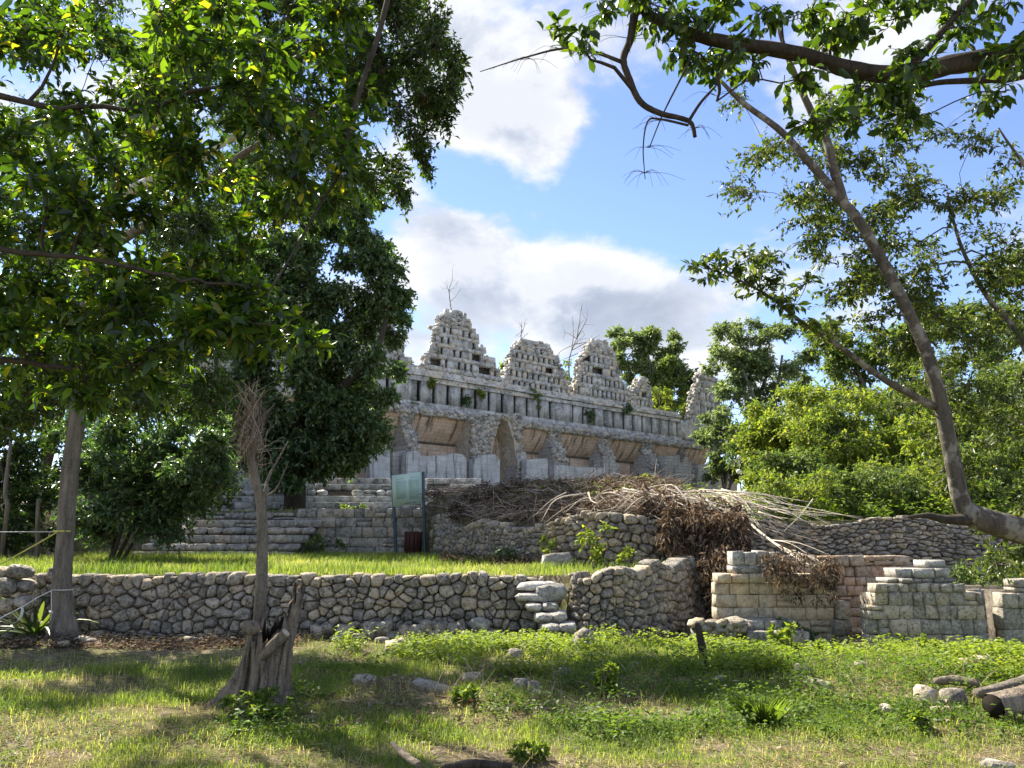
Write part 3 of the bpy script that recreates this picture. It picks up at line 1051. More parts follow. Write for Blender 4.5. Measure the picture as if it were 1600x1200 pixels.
# ------------------------------------------------------------------ the palace with its roof comb
TANB = (2206 - CX) / FPX * math.cos(PITCH)
ANG = math.atan(TANB)
DS = np.array([math.sin(ANG), math.cos(ANG), 0.0])          # along the facade, receding
DN = np.array([-math.cos(ANG), math.sin(ANG), 0.0])         # into the building
O0 = at(713, 597, 59.0)
O0[2] = 0.0
ZUP = np.array([0, 0, 1.0])


def bp(px, py, n):
    """pixel -> (s, z) on the facade plane at depth n"""
    d = ray(px, py)
    o = O0 + DN * n
    t = np.dot(o - EYE, DN) / np.dot(d, DN)
    P = EYE + d * t
    return float(np.dot(P - O0, DS)), float(P[2])


def BW(s, n, z):
    return O0 + DS * s + DN * n + ZUP * z


PB = O0 + np.array([0, 0, 5.2])
pal = thing('palace', 'long ruined palace with stepped openwork roof comb and broken vaulted rooms', 'building', PB)


def add_uv(me, coords):
    uv = me.uv_layers.new(name='sz')
    idx = np.zeros(len(me.loops), np.int32)
    me.loops.foreach_get('vertex_index', idx)
    uv.data.foreach_set('uv', np.asarray(coords, np.float32)[idx].ravel())


def slab_sz(poly_sz, n0, n1, name, mat, parent=pal, uvoff=(0, 0)):
    """polygon in (s,z) extruded from depth n0 (front) to n1"""
    k = len(poly_sz)
    V = np.array([BW(s, n0, z) for s, z in poly_sz] + [BW(s, n1, z) for s, z in poly_sz]) - PB
    uv = [(s + uvoff[0], z) for s, z in poly_sz] + [(s + (n1 - n0), z) for s, z in poly_sz]
    me = bpy.data.meshes.new(name)
    fs = [tuple(range(k))[::1], tuple(range(2 * k - 1, k - 1, -1))] + [(i, i + k, (i + 1) % k + k, (i + 1) % k) for i in range(k)]
    me.from_pydata([tuple(v) for v in V], [], fs)
    me.materials.append(mat)
    add_uv(me, uv)
    import bmesh
    b_ = bmesh.new()
    b_.from_mesh(me)
    bmesh.ops.recalc_face_normals(b_, faces=b_.faces)
    b_.to_mesh(me)
    b_.free()
    return link(name, me, parent)


def slab_px(poly, n0, n1, name, mat, parent=pal):
    return slab_sz([bp(x, y, n0) for x, y in poly], n0, n1, name, mat, parent)


def quad_sheet(P4, name, mat, uvs, parent=pal, sub=1):
    me = np_mesh(name, np.array(P4) - PB, np.array([[0, 1, 2, 3]]), mat)
    add_uv(me, uvs)
    return link(name, me, parent)


NW, NT, NF = -1.2, -2.5, -4.3       # back wall, vault top edge, front wall
S0 = bp(330, 640, 0)[0]
S1 = bp(1132, 680, 0)[0]
zfl = 4.9
z_spring = bp(690, 696, NW)[1]
z_vtop = bp(690, 648, NT)[1]
z_frb = bp(700, 640, 0)[1] - 0.8
z_cor0 = bp(713, 604, 0)[1]
z_cor1 = bp(713, 592, 0)[1]
# main back wall
slab_sz([(S0, zfl), (S1, zfl), (S1, z_spring), (S0, z_spring)], NW, NW + 1.0, 'rear_wall', M['vault'])
# springer ledge line
slab_sz([(S0, z_spring + .004), (S1, z_spring + .004), (S1, z_spring + .14), (S0, z_spring + .14)], NW - 0.14, NW + 1, 'springer_ledge', M['recess'])  # ledge wears the dark colour of the niche backs
# rooms: vault soffits leaning forward, (left px, right px) at the spring line / top edge
rooms = [(380, 478), (486, 632), (642, 744), (806, 866), (872, 942), (948, 1012), (1016, 1072), (1070, 1110)]
for (pa, pb) in rooms:
    py = 690 + (pa - 690) * 0.075
    sa, _ = bp(pa, py - 40, NT)
    sb, _ = bp(pb, py - 40, NT)
    K = 6
    prof = []
    for i in range(K + 1):
        t = i / K
        prof.append((NW - 0.02 + (NT - NW) * (t ** 0.75), z_spring + .14 + (z_vtop - z_spring - .14) * t))
    V, UV = [], []
    for s in np.linspace(sa, sb, 4):
        for (n, z) in prof:
            V.append(BW(s, n + 0.03 * RS.randn(), z))
            UV.append((s, z * 1.15))
    F = []
    for a in range(3):
        for i in range(K):
            F.append((a * (K + 1) + i, (a + 1) * (K + 1) + i, (a + 1) * (K + 1) + i + 1, a * (K + 1) + i + 1))
    # rear closing so it has thickness
    nb = len(V)
    for s in (sa, sb):
        V += [BW(s, NW + .9, z_spring + .14), BW(s, NW + .9, z_vtop)]
        UV += [(s, z_spring), (s, z_vtop)]
    me = np_mesh('vault_soffit', np.array(V) - PB, [np.array(F), np.array([[K, (K + 1) * 3 + K, nb + 3, nb + 1]]), np.array([[nb, nb + 2, nb + 3, nb + 1]])], M['vault'], False)
    add_uv(me, UV)
    link('vault_soffit', me, pal)

RB = [rounded_unit(160 + i, 0.3, 0.10) for i in range(8)]


def rubble_fill(acc, n, fn, size, r_):
    """n small stones at positions from fn() in world coords"""
    for _ in range(n):
        p = fn()
        V, F = RB[r_.randint(8)]
        sz = size * (0.5 + r_.rand()) * np.array([1.3, 1, 0.75])
        a = r_.rand() * 6.28
        c, s = math.cos(a), math.sin(a)
        Rm = np.array([[c, -s, 0], [s, c, 0], [0, 0, 1]])
        acc.add((V * sz) @ Rm.T + p - PB, F, r_.rand())


r2 = np.random.RandomState(77)


def cross_wall(pa, pb, pyref, ztopx, taper=0.25, n_front=-3.1):
    """broken cross wall between rooms : plastered end face to the left, broken rubble front"""
    sa, _ = bp(pa, pyref, n_front + .6)
    sb, _ = bp(pb, pyref, n_front + .6)
    # profile in (n,z): steps back towards the top
    prof = [(NW + .5, zfl), (n_front, zfl), (n_front, z_spring - .6), (n_front + .25, z_spring + .2), (n_front + .8, z_spring + (z_vtop - z_spring) * .55), (NT + .02, z_vtop), (NW + .5, z_vtop)]
    V = np.array([BW(s, n, z) for s in (sa, sb) for n, z in prof]) - PB
    k = len(prof)
    me = bpy.data.meshes.new('cross_wall')
    me.from_pydata([tuple(v) for v in V], [], [tuple(range(k - 1, -1, -1)), tuple(range(k, 2 * k))] + [(i, (i + 1) % k, (i + 1) % k + k, i + k) for i in range(k)])
    me.materials.append(M['greyplaster'])
    me.materials.append(M['core'])
    for i, p in enumerate(me.polygons):
        p.material_index = 0 if i < 1 else 1
    add_uv(me, [(n, z) for s in (sa, sb) for n, z in prof])
    cw_o = link('cross_wall', me, pal)
    acc = Acc()

    def fn():
        t = r2.rand()
        i = 1 + min(3, int(t * 4))
        f = t * 4 - int(t * 4)
        n = prof[i][0] * (1 - f) + prof[i + 1][0] * f
        z = prof[i][1] * (1 - f) + prof[i + 1][1] * f
        return BW(sa + (sb - sa) * r2.rand(), n - .02 + .08 * r2.rand(), z)
    rubble_fill(acc, int(60 * abs(sb - sa) * 3.6), fn, 0.25, r2)
    o = acc.obj('rubble_facing', M['core'], cw_o)
    o['kind'] = 'stuff'
    return sa, sb


for (pa, pb) in [(472, 490), (628, 646), (858, 877), (937, 954), (1006, 1021), (1066, 1074)]:
    cross_wall(pa, pb, 690 + (pa - 690) * 0.06, z_vtop)
# wide wall with the corbelled arch passage
nfr = -3.3
arch = [(738, 775), (738, 655), (742, 645), (812, 655), (816, 775), (806, 775), (806, 716), (803, 690), (793, 658), (782, 655), (772, 690), (768, 718), (769, 775)]
aw_o = slab_px([(x, y) for x, y in arch], nfr, NW + .2, 'arch_wall', M['core'])
acc = Acc()
sA, sB = bp(738, 690, nfr)[0], bp(814, 690, nfr)[0]
zt_ = bp(770, 652, nfr)[1]


def fn_arch():
    while True:
        px, py = 738 + 76 * r2.rand(), 648 + 110 * r2.rand()
        if 765 < px < 809 and py > 655 and abs(px - 788) < 8 + (py - 652) * 0.34:
            continue
        s, z = bp(px, py, nfr)
        return BW(s, nfr - .02 + .1 * r2.rand(), z)


rubble_fill(acc, 1000, fn_arch, 0.26, r2)
acc.obj('rubble_facing', M['core'], aw_o)['kind'] = 'stuff'
# back of the passage
slab_px([(764, 775), (764, 648), (815, 650), (815, 775)], NW - 0.3, NW + .1, 'passage_back', M['vault'])

# rubble crest along the broken vault tops, then the sloping roof mass back to the frieze
V, F = [], []
S1c = bp(1098, 680, NT)[0]
ss = np.arange(S0, S1c + .1, 0.35)
pr = [(NT - .05, z_vtop - .18), (NT - .1, z_vtop + .15), (NT + .5, z_vtop + .42), (NT + 1.3, z_vtop + .5), (0.3, z_vtop + .62)]
for s in ss:
    for j, (n, z) in enumerate(pr):
        V.append(BW(s, n + .12 * r2.randn() * (j < 4), z + .07 * r2.randn()))
k = len(pr)
F = [(a * k + i, (a + 1) * k + i, (a + 1) * k + i + 1, a * k + i + 1) for a in range(len(ss) - 1) for i in range(k - 1)]
br_o = link('broken_roof', np_mesh('broken_roof', np.array(V) - PB, np.array(F), M['core']), pal)
acc = Acc()


def fn_crest():
    j = r2.randint(0, 3)
    f = r2.rand()
    n = pr[j][0] * (1 - f) + pr[j + 1][0] * f
    z = pr[j][1] * (1 - f) + pr[j + 1][1] * f
    return BW(S0 + (S1c - S0) * r2.rand(), n, z + .03)


rubble_fill(acc, 3600, fn_crest, 0.27, r2)
acc.obj('rubble_crest', M['core'], br_o)['kind'] = 'stuff'

# remains of the front wall
fronts = [[(340, 760), (340, 702), (380, 700), (382, 760)], [(440, 760), (440, 700), (520, 700), (522, 760)],
          [(578, 762), (578, 699), (590, 697), (609, 697), (610, 762)],
          [(634, 768), (635, 708), (648, 704), (656, 707), (658, 713), (700, 711), (712, 708), (723, 710), (729, 718), (729, 768)],
          [(740, 770), (740, 717), (752, 715), (753, 711), (774, 710), (781, 720), (781, 770)],
          [(822, 775), (823, 719), (836, 717), (856, 716), (857, 775)],
          [(866, 780), (866, 726), (884, 727), (900, 729), (945, 731), (945, 780)],
          [(1012, 785), (1013, 740), (1030, 738), (1034, 745), (1034, 785)]]
for f in fronts:
    slab_px(f, NF, NF + 0.55, 'front_wall', M['whitewall'])
for f in [[(612, 770), (614, 706), (634, 704), (634, 770)], [(806, 775), (808, 706), (822, 706), (824, 775)], [(946, 780), (946, 716), (960, 716), (962, 724), (968, 724), (970, 780)],
          [(1040, 785), (1040, 712), (1062, 711), (1063, 722), (1080, 722), (1082, 785)], [(1090, 785), (1090, 726), (1122, 724), (1124, 785)]]:
    slab_px(f, NF + .9, NF + 2.2, 'broken_pier', M['greyplaster'])

# frieze: upright piers between dark niches under a moulded cornice
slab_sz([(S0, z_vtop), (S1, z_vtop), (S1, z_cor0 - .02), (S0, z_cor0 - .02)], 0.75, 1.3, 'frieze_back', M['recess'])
zb_fr = z_vtop + .1
z_nb = z_cor0 - 1.55
S1f = bp(1062, 660, 0)[0]
slab_sz([(S0, zb_fr), (S1, zb_fr), (S1, z_nb), (S0, z_nb)], 0.0, 0.74, 'frieze_base', M['frieze'])
s = S0
sp = 1.36
acc_n = 0
s_ref = bp(654, 620, 0)[0]
s = s_ref - math.ceil((s_ref - S0) / sp) * sp
while s < S1f:
    w = sp - 0.36 + (0.36 if r2.rand() < 0.12 else 0)
    top = z_cor0 - .003
    put_s = s + 0.18
    V, Fb = box(0, 1, 0, 1, 0, 1)
    j = 0.05 * r2.randn(2)
    pts = np.array([BW(put_s + v[0] * w, j[0] * .6 + v[1] * 0.34, z_nb + .003 + v[2] * (top - z_nb)) for v in V]) - PB
    link('frieze_pier', np_mesh('frieze_pier', pts, Fb, M['frieze'], False, np.full(8, r2.rand())), pal)
    s += sp
hc = (z_cor1 - z_cor0)
for (a, b, n) in ((0.0, 0.36, -0.14), (0.40, 0.60, -0.02), (0.64, 1.0, -0.22)):
    s = S0
    while s < S1f:
        w = 1.1 + 0.7 * r2.rand()
        w = min(w, S1f - s + .01)
        dz = 0.012 * r2.randn()
        slab_sz([(s, z_cor0 + a * hc + dz), (s + w - .02, z_cor0 + a * hc + dz), (s + w - .02, z_cor0 + b * hc + dz), (s, z_cor0 + b * hc + dz)], n + .02 * r2.randn(), 1.2, 'cornice_stone', M['comb'])
        s += w
slab_sz([(S0, z_cor1 + .01), (S1f, z_cor1 + .01), (S1f, z_cor1 + .35), (S0, z_cor1 + .35)], 0.12, 1.1, 'comb_plinth', M['comb'])

# roof comb gables: tiers of upright slabs with openings between them
NG = 0.22


def gable(outline_px, seed, tiers=7, slotw=0.27, spacing=0.62):
    """outline_px: outline on the front plane from the lower left over the top to the lower right"""
    r_ = np.random.RandomState(seed)
    sz = np.array([bp(x, y, NG) for x, y in outline_px])
    zlo, zhi = min(sz[0, 1], sz[-1, 1]), sz[:, 1].max()
    top = int(np.argmax(sz[:, 1]))
    Lz, Ls = sz[:top + 1, 1], sz[:top + 1, 0]
    Rz, Rsx = sz[top:, 1][::-1], sz[top:, 0][::-1]
    left = lambda z: np.interp(z, np.maximum.accumulate(Lz), Ls)
    right = lambda z: np.interp(z, np.maximum.accumulate(Rz), Rsx)
    acc = Acc()

    def blk(s0, s1, z0, z1, n0, n1, jit=0.012):
        V2, F2 = box(-.5, .5, -.5, .5, -.5, .5)
        V3 = V2 * np.array([s1 - s0 - .015, n1 - n0, z1 - z0 - .015])
        V3 = V3 + r_.randn(8, 3) * jit
        c = ((s0 + s1) / 2, (n0 + n1) / 2 + jit * r_.randn(), (z0 + z1) / 2)
        P = np.array([BW(c[0] + v[0], c[1] + v[1], c[2] + v[2]) for v in V3]) - PB
        acc.add(P, F2, r_.rand())
    zz = zlo - .1
    hts = np.linspace(1.15, 0.8, tiers)
    hts = hts / hts.sum() * (zhi - zlo + .1)
    k0 = 0
    for ti, h in enumerate(hts):
        z0, z1 = zz, zz + h
        zm = (z0 + z1) / 2
        a, b_ = left(zm) + .22 * r_.randn() * (ti > 0), right(zm) + .22 * r_.randn() * (ti > 0)
        # bed course
        s = a - .1 * r_.rand()
        hb = h * 0.36
        while s < b_:
            w = 0.35 + .5 * r_.rand()
            blk(s, min(s + w, b_ + .1), z0, z0 + hb, NG + .0, NG + .85)
            s += w
        # uprights
        s = a + (0.15 if ti % 2 else 0.0)
        while s < b_ - .1:
            w = spacing - slotw
            blocked = r_.rand() < 0.25 + 0.3 * (ti >= tiers - 2)
            if r_.rand() < 0.07 and ti > 0:
                s += spacing
                continue
            blk(s, min(s + w + (slotw if blocked else 0), b_ + .08), z0 + hb, z1, NG + .03, NG + .30)
            s += spacing
        zz = z1
    # rubble along the broken edges and crown
    V4 = []
    for _ in range(int(70 * (zhi - zlo))):
        z = zlo + (zhi - zlo) * r_.rand() ** 0.8
        left_side = r_.rand() < 0.5
        e = left(z) if left_side else right(z)
        V4.append(BW(e + (0.12 * r_.randn()) + (.12 if left_side else -.12), NG + .85 * r_.rand(), z))
    for _ in range(110):
        z = zhi - (zhi - zlo) * 0.2 * r_.rand()
        a, b_ = left(z), right(z)
        V4.append(BW(a + (b_ - a) * r_.rand(), NG + .9 * r_.rand() - .05, z))
    it = iter(V4)
    rubble_fill(acc, len(V4), lambda: next(it), 0.25, r_)
    g = acc.obj('roof_comb_gable', M['comb'], pal)
    # recessed core behind the openings
    ins = [(left(z) + .12, z) for z in np.linspace(zlo - .1, zhi - .25, 9)] + [(right(z) - .12, z) for z in np.linspace(zhi - .25, zlo - .1, 9)]
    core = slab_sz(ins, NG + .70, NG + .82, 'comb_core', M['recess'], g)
    return g


g1 = [(650, 592), (657, 578), (666, 566), (673, 553), (682, 546), (684, 530), (684, 508), (692, 505), (692, 494), (700, 489), (715, 486), (730, 498), (738, 510), (744, 520), (746, 533), (752, 541), (757, 552), (766, 562), (773, 572), (784, 582), (786, 606)]
g2 = [(786, 606), (790, 588), (798, 574), (801, 556), (806, 545), (813, 534), (821, 532), (830, 538), (838, 540), (846, 535), (856, 540), (866, 552), (872, 566), (880, 578), (885, 592), (888, 618)]
g3 = [(898, 620), (902, 600), (908, 580), (909, 563), (917, 550), (924, 538), (935, 531), (946, 533), (954, 542), (958, 556), (964, 568), (970, 584), (976, 600), (984, 612), (986, 632)]
g4 = [(990, 636), (993, 612), (998, 597), (1005, 590), (1012, 593), (1016, 606), (1020, 640)]
g5 = [(1078, 655), (1083, 630), (1090, 605), (1096, 585), (1105, 577), (1114, 583), (1121, 598), (1126, 625), (1130, 660)]
g0 = [(520, 575), (528, 552), (545, 530), (552, 505), (560, 480), (585, 468), (600, 478), (612, 505), (622, 530), (634, 560), (646, 562), (646, 590)]
gm1 = [(395, 560), (410, 520), (425, 480), (440, 455), (465, 450), (480, 480), (500, 530), (515, 575)]
for i, g in enumerate([g1, g2, g3, g4, g5, g0, gm1]):
    gable(g, 200 + i, tiers=7 if i in (0, 5, 6) else (6 if i < 3 else 4))
# raised wall stub carrying the far gable
slab_px([(1066, 700), (1066, 668), (1084, 652), (1132, 660), (1132, 705)], 0.0, 1.0, 'frieze_stub', M['frieze'])

# ------------------------------------------------------------------ foliage builders


def nrmz(v):
    return v / (np.linalg.norm(v, axis=-1, keepdims=True) + 1e-9)


def leaves_low(P, D, U, L, w=0.42, fold=0.35, droop=0.12):
    D = nrmz(D)
    S = nrmz(np.cross(D, U))
    N = np.cross(S, D)
    L = L[:, None]
    b = P
    r = P + D * L * .48 + S * L * w * .5 + N * L * w * fold * .5
    t = P + D * L - N * L * droop
    l = P + D * L * .48 - S * L * w * .5 + N * L * w * fold * .5
    V = np.stack([b, r, t, l], 1).reshape(-1, 3)
    k = np.arange(len(P))[:, None] * 4
    F = np.concatenate([k + np.array([[0, 1, 2]]), k + np.array([[0, 2, 3]])])
    return V, F, 4


def leaves_high(P, D, U, L, w=0.42, fold=0.3, droop=0.22):
    D = nrmz(D)
    S = nrmz(np.cross(D, U))
    N = np.cross(S, D)
    L = L[:, None]
    f = lambda a, s, h: P + D * L * a + S * L * w * s + N * L * h
    pts = [f(0, 0, 0), f(.34, 0, .02), f(.70, 0, -.05), f(1.0, 0, -droop), f(.30, .36, .10 * fold + .05), f(.68, .46, fold * .12 - .02), f(.30, -.36, .10 * fold + .05), f(.68, -.46, fold * .12 - .02)]
    V = np.stack(pts, 1).reshape(-1, 3)
    k = np.arange(len(P))[:, None] * 8
    T = [[0, 4, 1], [0, 1, 6], [1, 4, 5], [1, 5, 2], [1, 2, 7], [1, 7, 6], [2, 5, 3], [2, 3, 7]]
    F = np.concatenate([k + np.array([t]) for t in T])
    return V, F, 8


def twig_batch(A, B, C, r, m=4):
    n = len(A)
    t = np.linspace(0, 1, m)[None, :, None]
    P = A[:, None] * (1 - t) ** 2 + 2 * B[:, None] * t * (1 - t) + C[:, None] * t ** 2
    T = nrmz(C - A)
    u = nrmz(np.cross(T, np.array([0.3, 0.5, 0.81])))
    v = np.cross(T, u)
    R = np.linspace(r * 1.6, r * .5, m)[None, :, None, None]
    th = np.array([0, 2.094, 4.189])
    ring = u[:, None, None] * np.cos(th)[None, None, :, None] + v[:, None, None] * np.sin(th)[None, None, :, None]
    V = (P[:, :, None] + ring * R).reshape(-1, 3)
    base = (np.arange(n)[:, None, None] * m + np.arange(m - 1)[None, :, None]) * 3
    j = np.arange(3)[None, None, :]
    j2 = (j + 1) % 3
    F = np.stack([base + j, base + j2, base + 3 + j2, base + 3 + j], -1).reshape(-1, 4)
    return V, F


def in_ellipsoid(n, r_, shell=0.55):
    v = r_.randn(n, 3)
    v = nrmz(v)
    return v * (shell + (1 - shell) * r_.rand(n, 1)) ** (1 / 1.0)


class Tree:
    def __init__(self, name, label, cat, base, seed, bark, leafmat, L=0.08, w=0.42, high=False, sag=0.15, group=None, droop=-0.25, trunk_name='trunk'):
        self.r = np.random.RandomState(seed)
        self.base = np.array(base, float)
        self.root = thing(name, label, cat, self.base, group)
        self.bark, self.leafmat, self.L, self.w, self.high, self.sag, self.droop = bark, leafmat, L, w, high, sag, droop
        self.nodes, self.nrad = [], []
        self.wood, self.limbs = Acc(), Acc()
        self.LP, self.LD, self.LU, self.LL = [], [], [], []
        self.tn = trunk_name

    def stem(self, pts, rad, k=10, ridges=0.06, n=None, own=None, mat=None, wob=0.0):
        pts = np.array(pts, float)
        n = n or max(6, 5 * len(pts))
        P = catmull(pts, n)
        R = np.interp(np.linspace(0, 1, n), np.linspace(0, 1, len(rad)), rad)
        if wob:
            P[1:-1] += self.r.randn(n - 2, 3) * wob
        V, F = tube(P, R, k, True, ridges, self.r.randint(9999))
        if own:
            link(own, np_mesh(own, V - self.base, F, mat or self.bark, True), self.root)
        else:
            self.wood.add(V, F)
        self.nodes += list(P)
        self.nrad += list(R)
        return P

    def clump(self, c, rad, ntw=14, nl=9, limb=True, toward=None, twr=0.004, tk=3):
        r_ = self.r
        c = np.array(c, float)
        rad = np.array(rad, float) * np.ones(3)
        start = c
        if limb and self.nodes:
            N = np.array(self.nodes)
            d = np.linalg.norm(N - c, axis=1) + 0.8 * np.maximum(0, N[:, 2] - c[2])
            i = int(np.argmin(d))
            a = N[i]
            dist = np.linalg.norm(c - a)
            if dist > 0.05:
                m1 = a * .66 + c * .34 + r_.randn(3) * dist * .06 + np.array([0, 0, self.sag * dist * .5])
                m2 = a * .33 + c * .67 + r_.randn(3) * dist * .07 + np.array([0, 0, self.sag * dist * .5])
                n = max(5, min(14, int(dist / 0.25)))
                P = catmull([a, m1, m2, c], n)
                r0 = min(self.nrad[i] * 0.7, 0.006 + 0.016 * dist)
                R = np.linspace(r0, max(0.005, r0 * .35), n)
                V, F = tube(P, R, 5, False)
                self.limbs.add(V, F)
                self.nodes += list(P[2:])
                self.nrad += list(R[2:])
                start = P[max(0, int(n * .7))]
        e = c + in_ellipsoid(ntw, r_, 0.35) * rad
        s0 = start + (c - start) * r_.rand(ntw, 1) + r_.randn(ntw, 3) * rad * 0.15
        mid = (s0 + e) / 2 + r_.randn(ntw, 3) * rad * .12 + np.array([0, 0, .10]) * rad
        V, F = twig_batch(s0, mid, e, twr)
        self.limbs.add(V, F)
        t = (0.25 + 0.75 * (np.arange(nl) + r_.rand(ntw, nl)) / nl)[..., None]
        A, B, Cc = s0[:, None], mid[:, None], e[:, None]
        P = A * (1 - t) ** 2 + 2 * B * t * (1 - t) + Cc * t ** 2
        T = nrmz((B - A) * (1 - t) + (Cc - B) * t)
        D = T * 0.55 + r_.randn(ntw, nl, 3) * 0.55 + np.array([0, 0, self.droop])
        U = np.array([0, 0, 1.0]) + r_.randn(ntw, nl, 3) * 0.55
        self.LP.append(P.reshape(-1, 3))
        self.LD.append(D.reshape(-1, 3))
        self.LU.append(U.reshape(-1, 3))
        self.LL.append(self.L * (0.45 + 0.95 * r_.rand(ntw * nl)))

    def done(self, parts=0, crown='crown', rndpow=1.0):
        if self.wood.n:
            self.wood.obj(self.tn, self.bark, self.root, True, self.base)
        if self.limbs.n:
            self.limbs.obj('branches', self.bark, self.root, True, self.base)['kind'] = 'stuff'
        if not self.LP:
            return self.root
        P, D, U, L = (np.concatenate(x) for x in (self.LP, self.LD, self.LU, self.LL))
        rnd = self.r.rand(len(P)) ** rndpow
        keep = np.ones(len(P), bool)
        fn = leaves_high if self.high else leaves_low
        if parts:
            px, py, zc = proj(P + nrmz(D) * L[:, None] * .5)
            size = np.where((px > 0) & (px < 1600) & (py > 0) & (py < 1200) & (zc > 0.5), L / np.maximum(zc, .5), 0)
            size = size * (0.4 + 0.6 * self.r.rand(len(P)))
            big = np.argsort(size)[::-1][:parts]
            keep[big] = False
            one = np.zeros((1, 3))
            var = []
            for v in range(6):
                V, F, k = fn(one, np.array([[0, 1., 0]]), np.array([[0, 0, 1.]]), np.ones(1), self.w, 0.15 + .3 * self.r.rand(), .05 + .3 * self.r.rand())
                var.append(np_mesh('leaf', V, F, self.leafmat, False, np.full(len(V), (v + .5) / 6)))
            for i in big:
                d = nrmz(D[i])
                s = nrmz(np.cross(d, U[i]))
                n = np.cross(s, d)
                o = link('leaf', var[min(5, int(rnd[i] * 6))], self.root)
                m = Matrix(((s[0], d[0], n[0], 0), (s[1], d[1], n[1], 0), (s[2], d[2], n[2], 0), (0, 0, 0, 1)))
                l = float(L[i])
                o.matrix_local = Matrix.Translation(Vector(P[i] - self.base)) @ m @ Matrix.Diagonal((l, l, l, 1))
        V, F, k = fn(P[keep], D[keep], U[keep], L[keep], self.w)
        o = link(crown, np_mesh(crown, V - self.base, F, self.leafmat, False, np.repeat(rnd[keep], k)), self.root)
        if parts:
            o['kind'] = 'stuff'
        return self.root


def pxr(r, Y):
    return r / FPX * Y


# ---- the broad-leaved tree whose boughs overhang from beyond the frame (near)
t1 = Tree('broadleaf_tree', 'near tree with glossy broad leaves glowing green overhead', 'tree', (-6.6, 5.0, 0.0), 301, M['bark_dark'], M['leaf_big'], 0.112, 0.38, True, 0.15, droop=0.0)
t1.stem([(-6.6, 5.0, -.1), (-6.5, 5.05, 1.6), (-6.2, 5.2, 3.2), (-5.6, 5.4, 4.6)], [0.26, 0.2, 0.17, 0.13])
t1.stem([(-5.6, 5.4, 4.6), at(-120, 150, 5.5), at(120, 165, 5.5), at(330, 140, 5.6), at(480, 80, 5.8)], [.07, .03, .02, .013, .007], wob=.02)
t1.stem([(-5.9, 5.3, 3.9), at(-100, 380, 5.4), at(90, 400, 5.3), at(260, 430, 5.2), at(390, 450, 5.1)], [.06, .028, .018, .012, .006], wob=.02)
t1.stem([(-6.2, 5.2, 3.2), at(-100, 560, 5.6), at(60, 565, 5.6), at(190, 580, 5.7)], [.06, .03, .02, .01], wob=.02)
# the dark drooping bough
t1.stem([at(640, -120, 5.6), at(606, 0, 5.6), at(590, 60, 5.6), at(566, 130, 5.6), at(545, 200, 5.6), at(530, 270, 5.6), at(500, 320, 5.5), at(455, 400, 5.4), at(412, 470, 5.3), at(380, 520, 5.3)], [.03, .022, .02, .019, .017, .013, .01, .008, .007, .005], own='bough')
t1.stem([(-5.6, 5.4, 4.6), at(-60, -60, 5.8), at(250, -150, 5.8), at(640, -120, 5.6)], [.12, .09, .07, .05])
rr_ = np.random.RandomState(5)
cl = []
for (x0, x1, y0, y1, n) in [(-80, 330, 0, 260, 36), (250, 560, -10, 200, 24), (-80, 300, 270, 480, 30), (-80, 250, 470, 610, 24), (300, 480, 380, 540, 10), (430, 570, 180, 330, 8)]:
    for _ in range(n):
        cl.append((x0 + (x1 - x0) * rr_.rand(), y0 + (y1 - y0) * rr_.rand()))
cl += [(225, 495), (330, 420), (400, 345), (440, 330), (245, 600), (300, 520), (360, 470), (430, 520), (480, 540), (150, 590), (90, 610)]
cl.sort(key=lambda p: p[0])
cl = [(a, b, 0) for a, b in cl] + [(-80 + 470 * rr_.rand(), -60 + 360 * rr_.rand(), 1) for _ in range(46)]
for (px, py, fr) in cl:
    Y = 5.0 + 2.6 * rr_.rand() + 2.2 * fr
    t1.clump(at(px, py, Y), (pxr(66, Y), 0.38, pxr(52, Y)), 15, 9, twr=0.0033)
t1.done(parts=260)

# ---- the tree on the edge of the lawn: trunk in view, wide crown
b2 = at(99, 985, 12.9)
b2[2] = 0.0
t2 = Tree('shade_tree', 'tall shade tree with a straight furrowed trunk beside the retaining wall', 'tree', b2, 302, M['bark'], M['leaf_small'], 0.10, 0.42, False, 0.2)
tp = [b2 + np.array([0.05, 0, -.15]), at(97, 960, 12.9), at(98, 900, 12.9), at(103, 840, 12.9), at(106, 780, 12.9), at(112, 720, 12.9), at(122, 640, 12.9), at(130, 540, 12.9), at(150, 400, 12.9), at(190, 250, 12.9), at(230, 80, 12.9), at(250, -60, 12.9)]
t2.stem(tp, [.24, .155, .132, .128, .126, .124, .12, .118, .11, .10, .08, .06], 22, 0.07, 60)
for k, ang in enumerate((0.3, 1.5, 2.6, 3.9, 5.2)):   # root buttresses
    d = np.array([math.cos(ang), math.sin(ang), 0])
    t2.stem([b2 + d * .40 + np.array([0, 0, -.12]), b2 + d * .23 + np.array([0, 0, .05]), b2 + d * .11 + np.array([0, 0, .36]), b2 + d * .06 + np.array([0, 0, .75])], [.035, .055, .055, .03], 8, .05, 12)
t2.stem([at(150, 400, 12.9), at(260, 330, 12.4), at(380, 240, 11), at(520, 160, 9.6), at(630, 90, 9.2)], [.10, .06, .045, .03, .015])
t2.stem([at(190, 250, 12.9), at(300, 130, 11.5), at(430, 40, 10), at(580, -20, 9)], [.09, .05, .035, .02])
t2.stem([at(130, 520, 12.9), at(60, 480, 12.5), at(-60, 430, 12)], [.12, .09, .05])
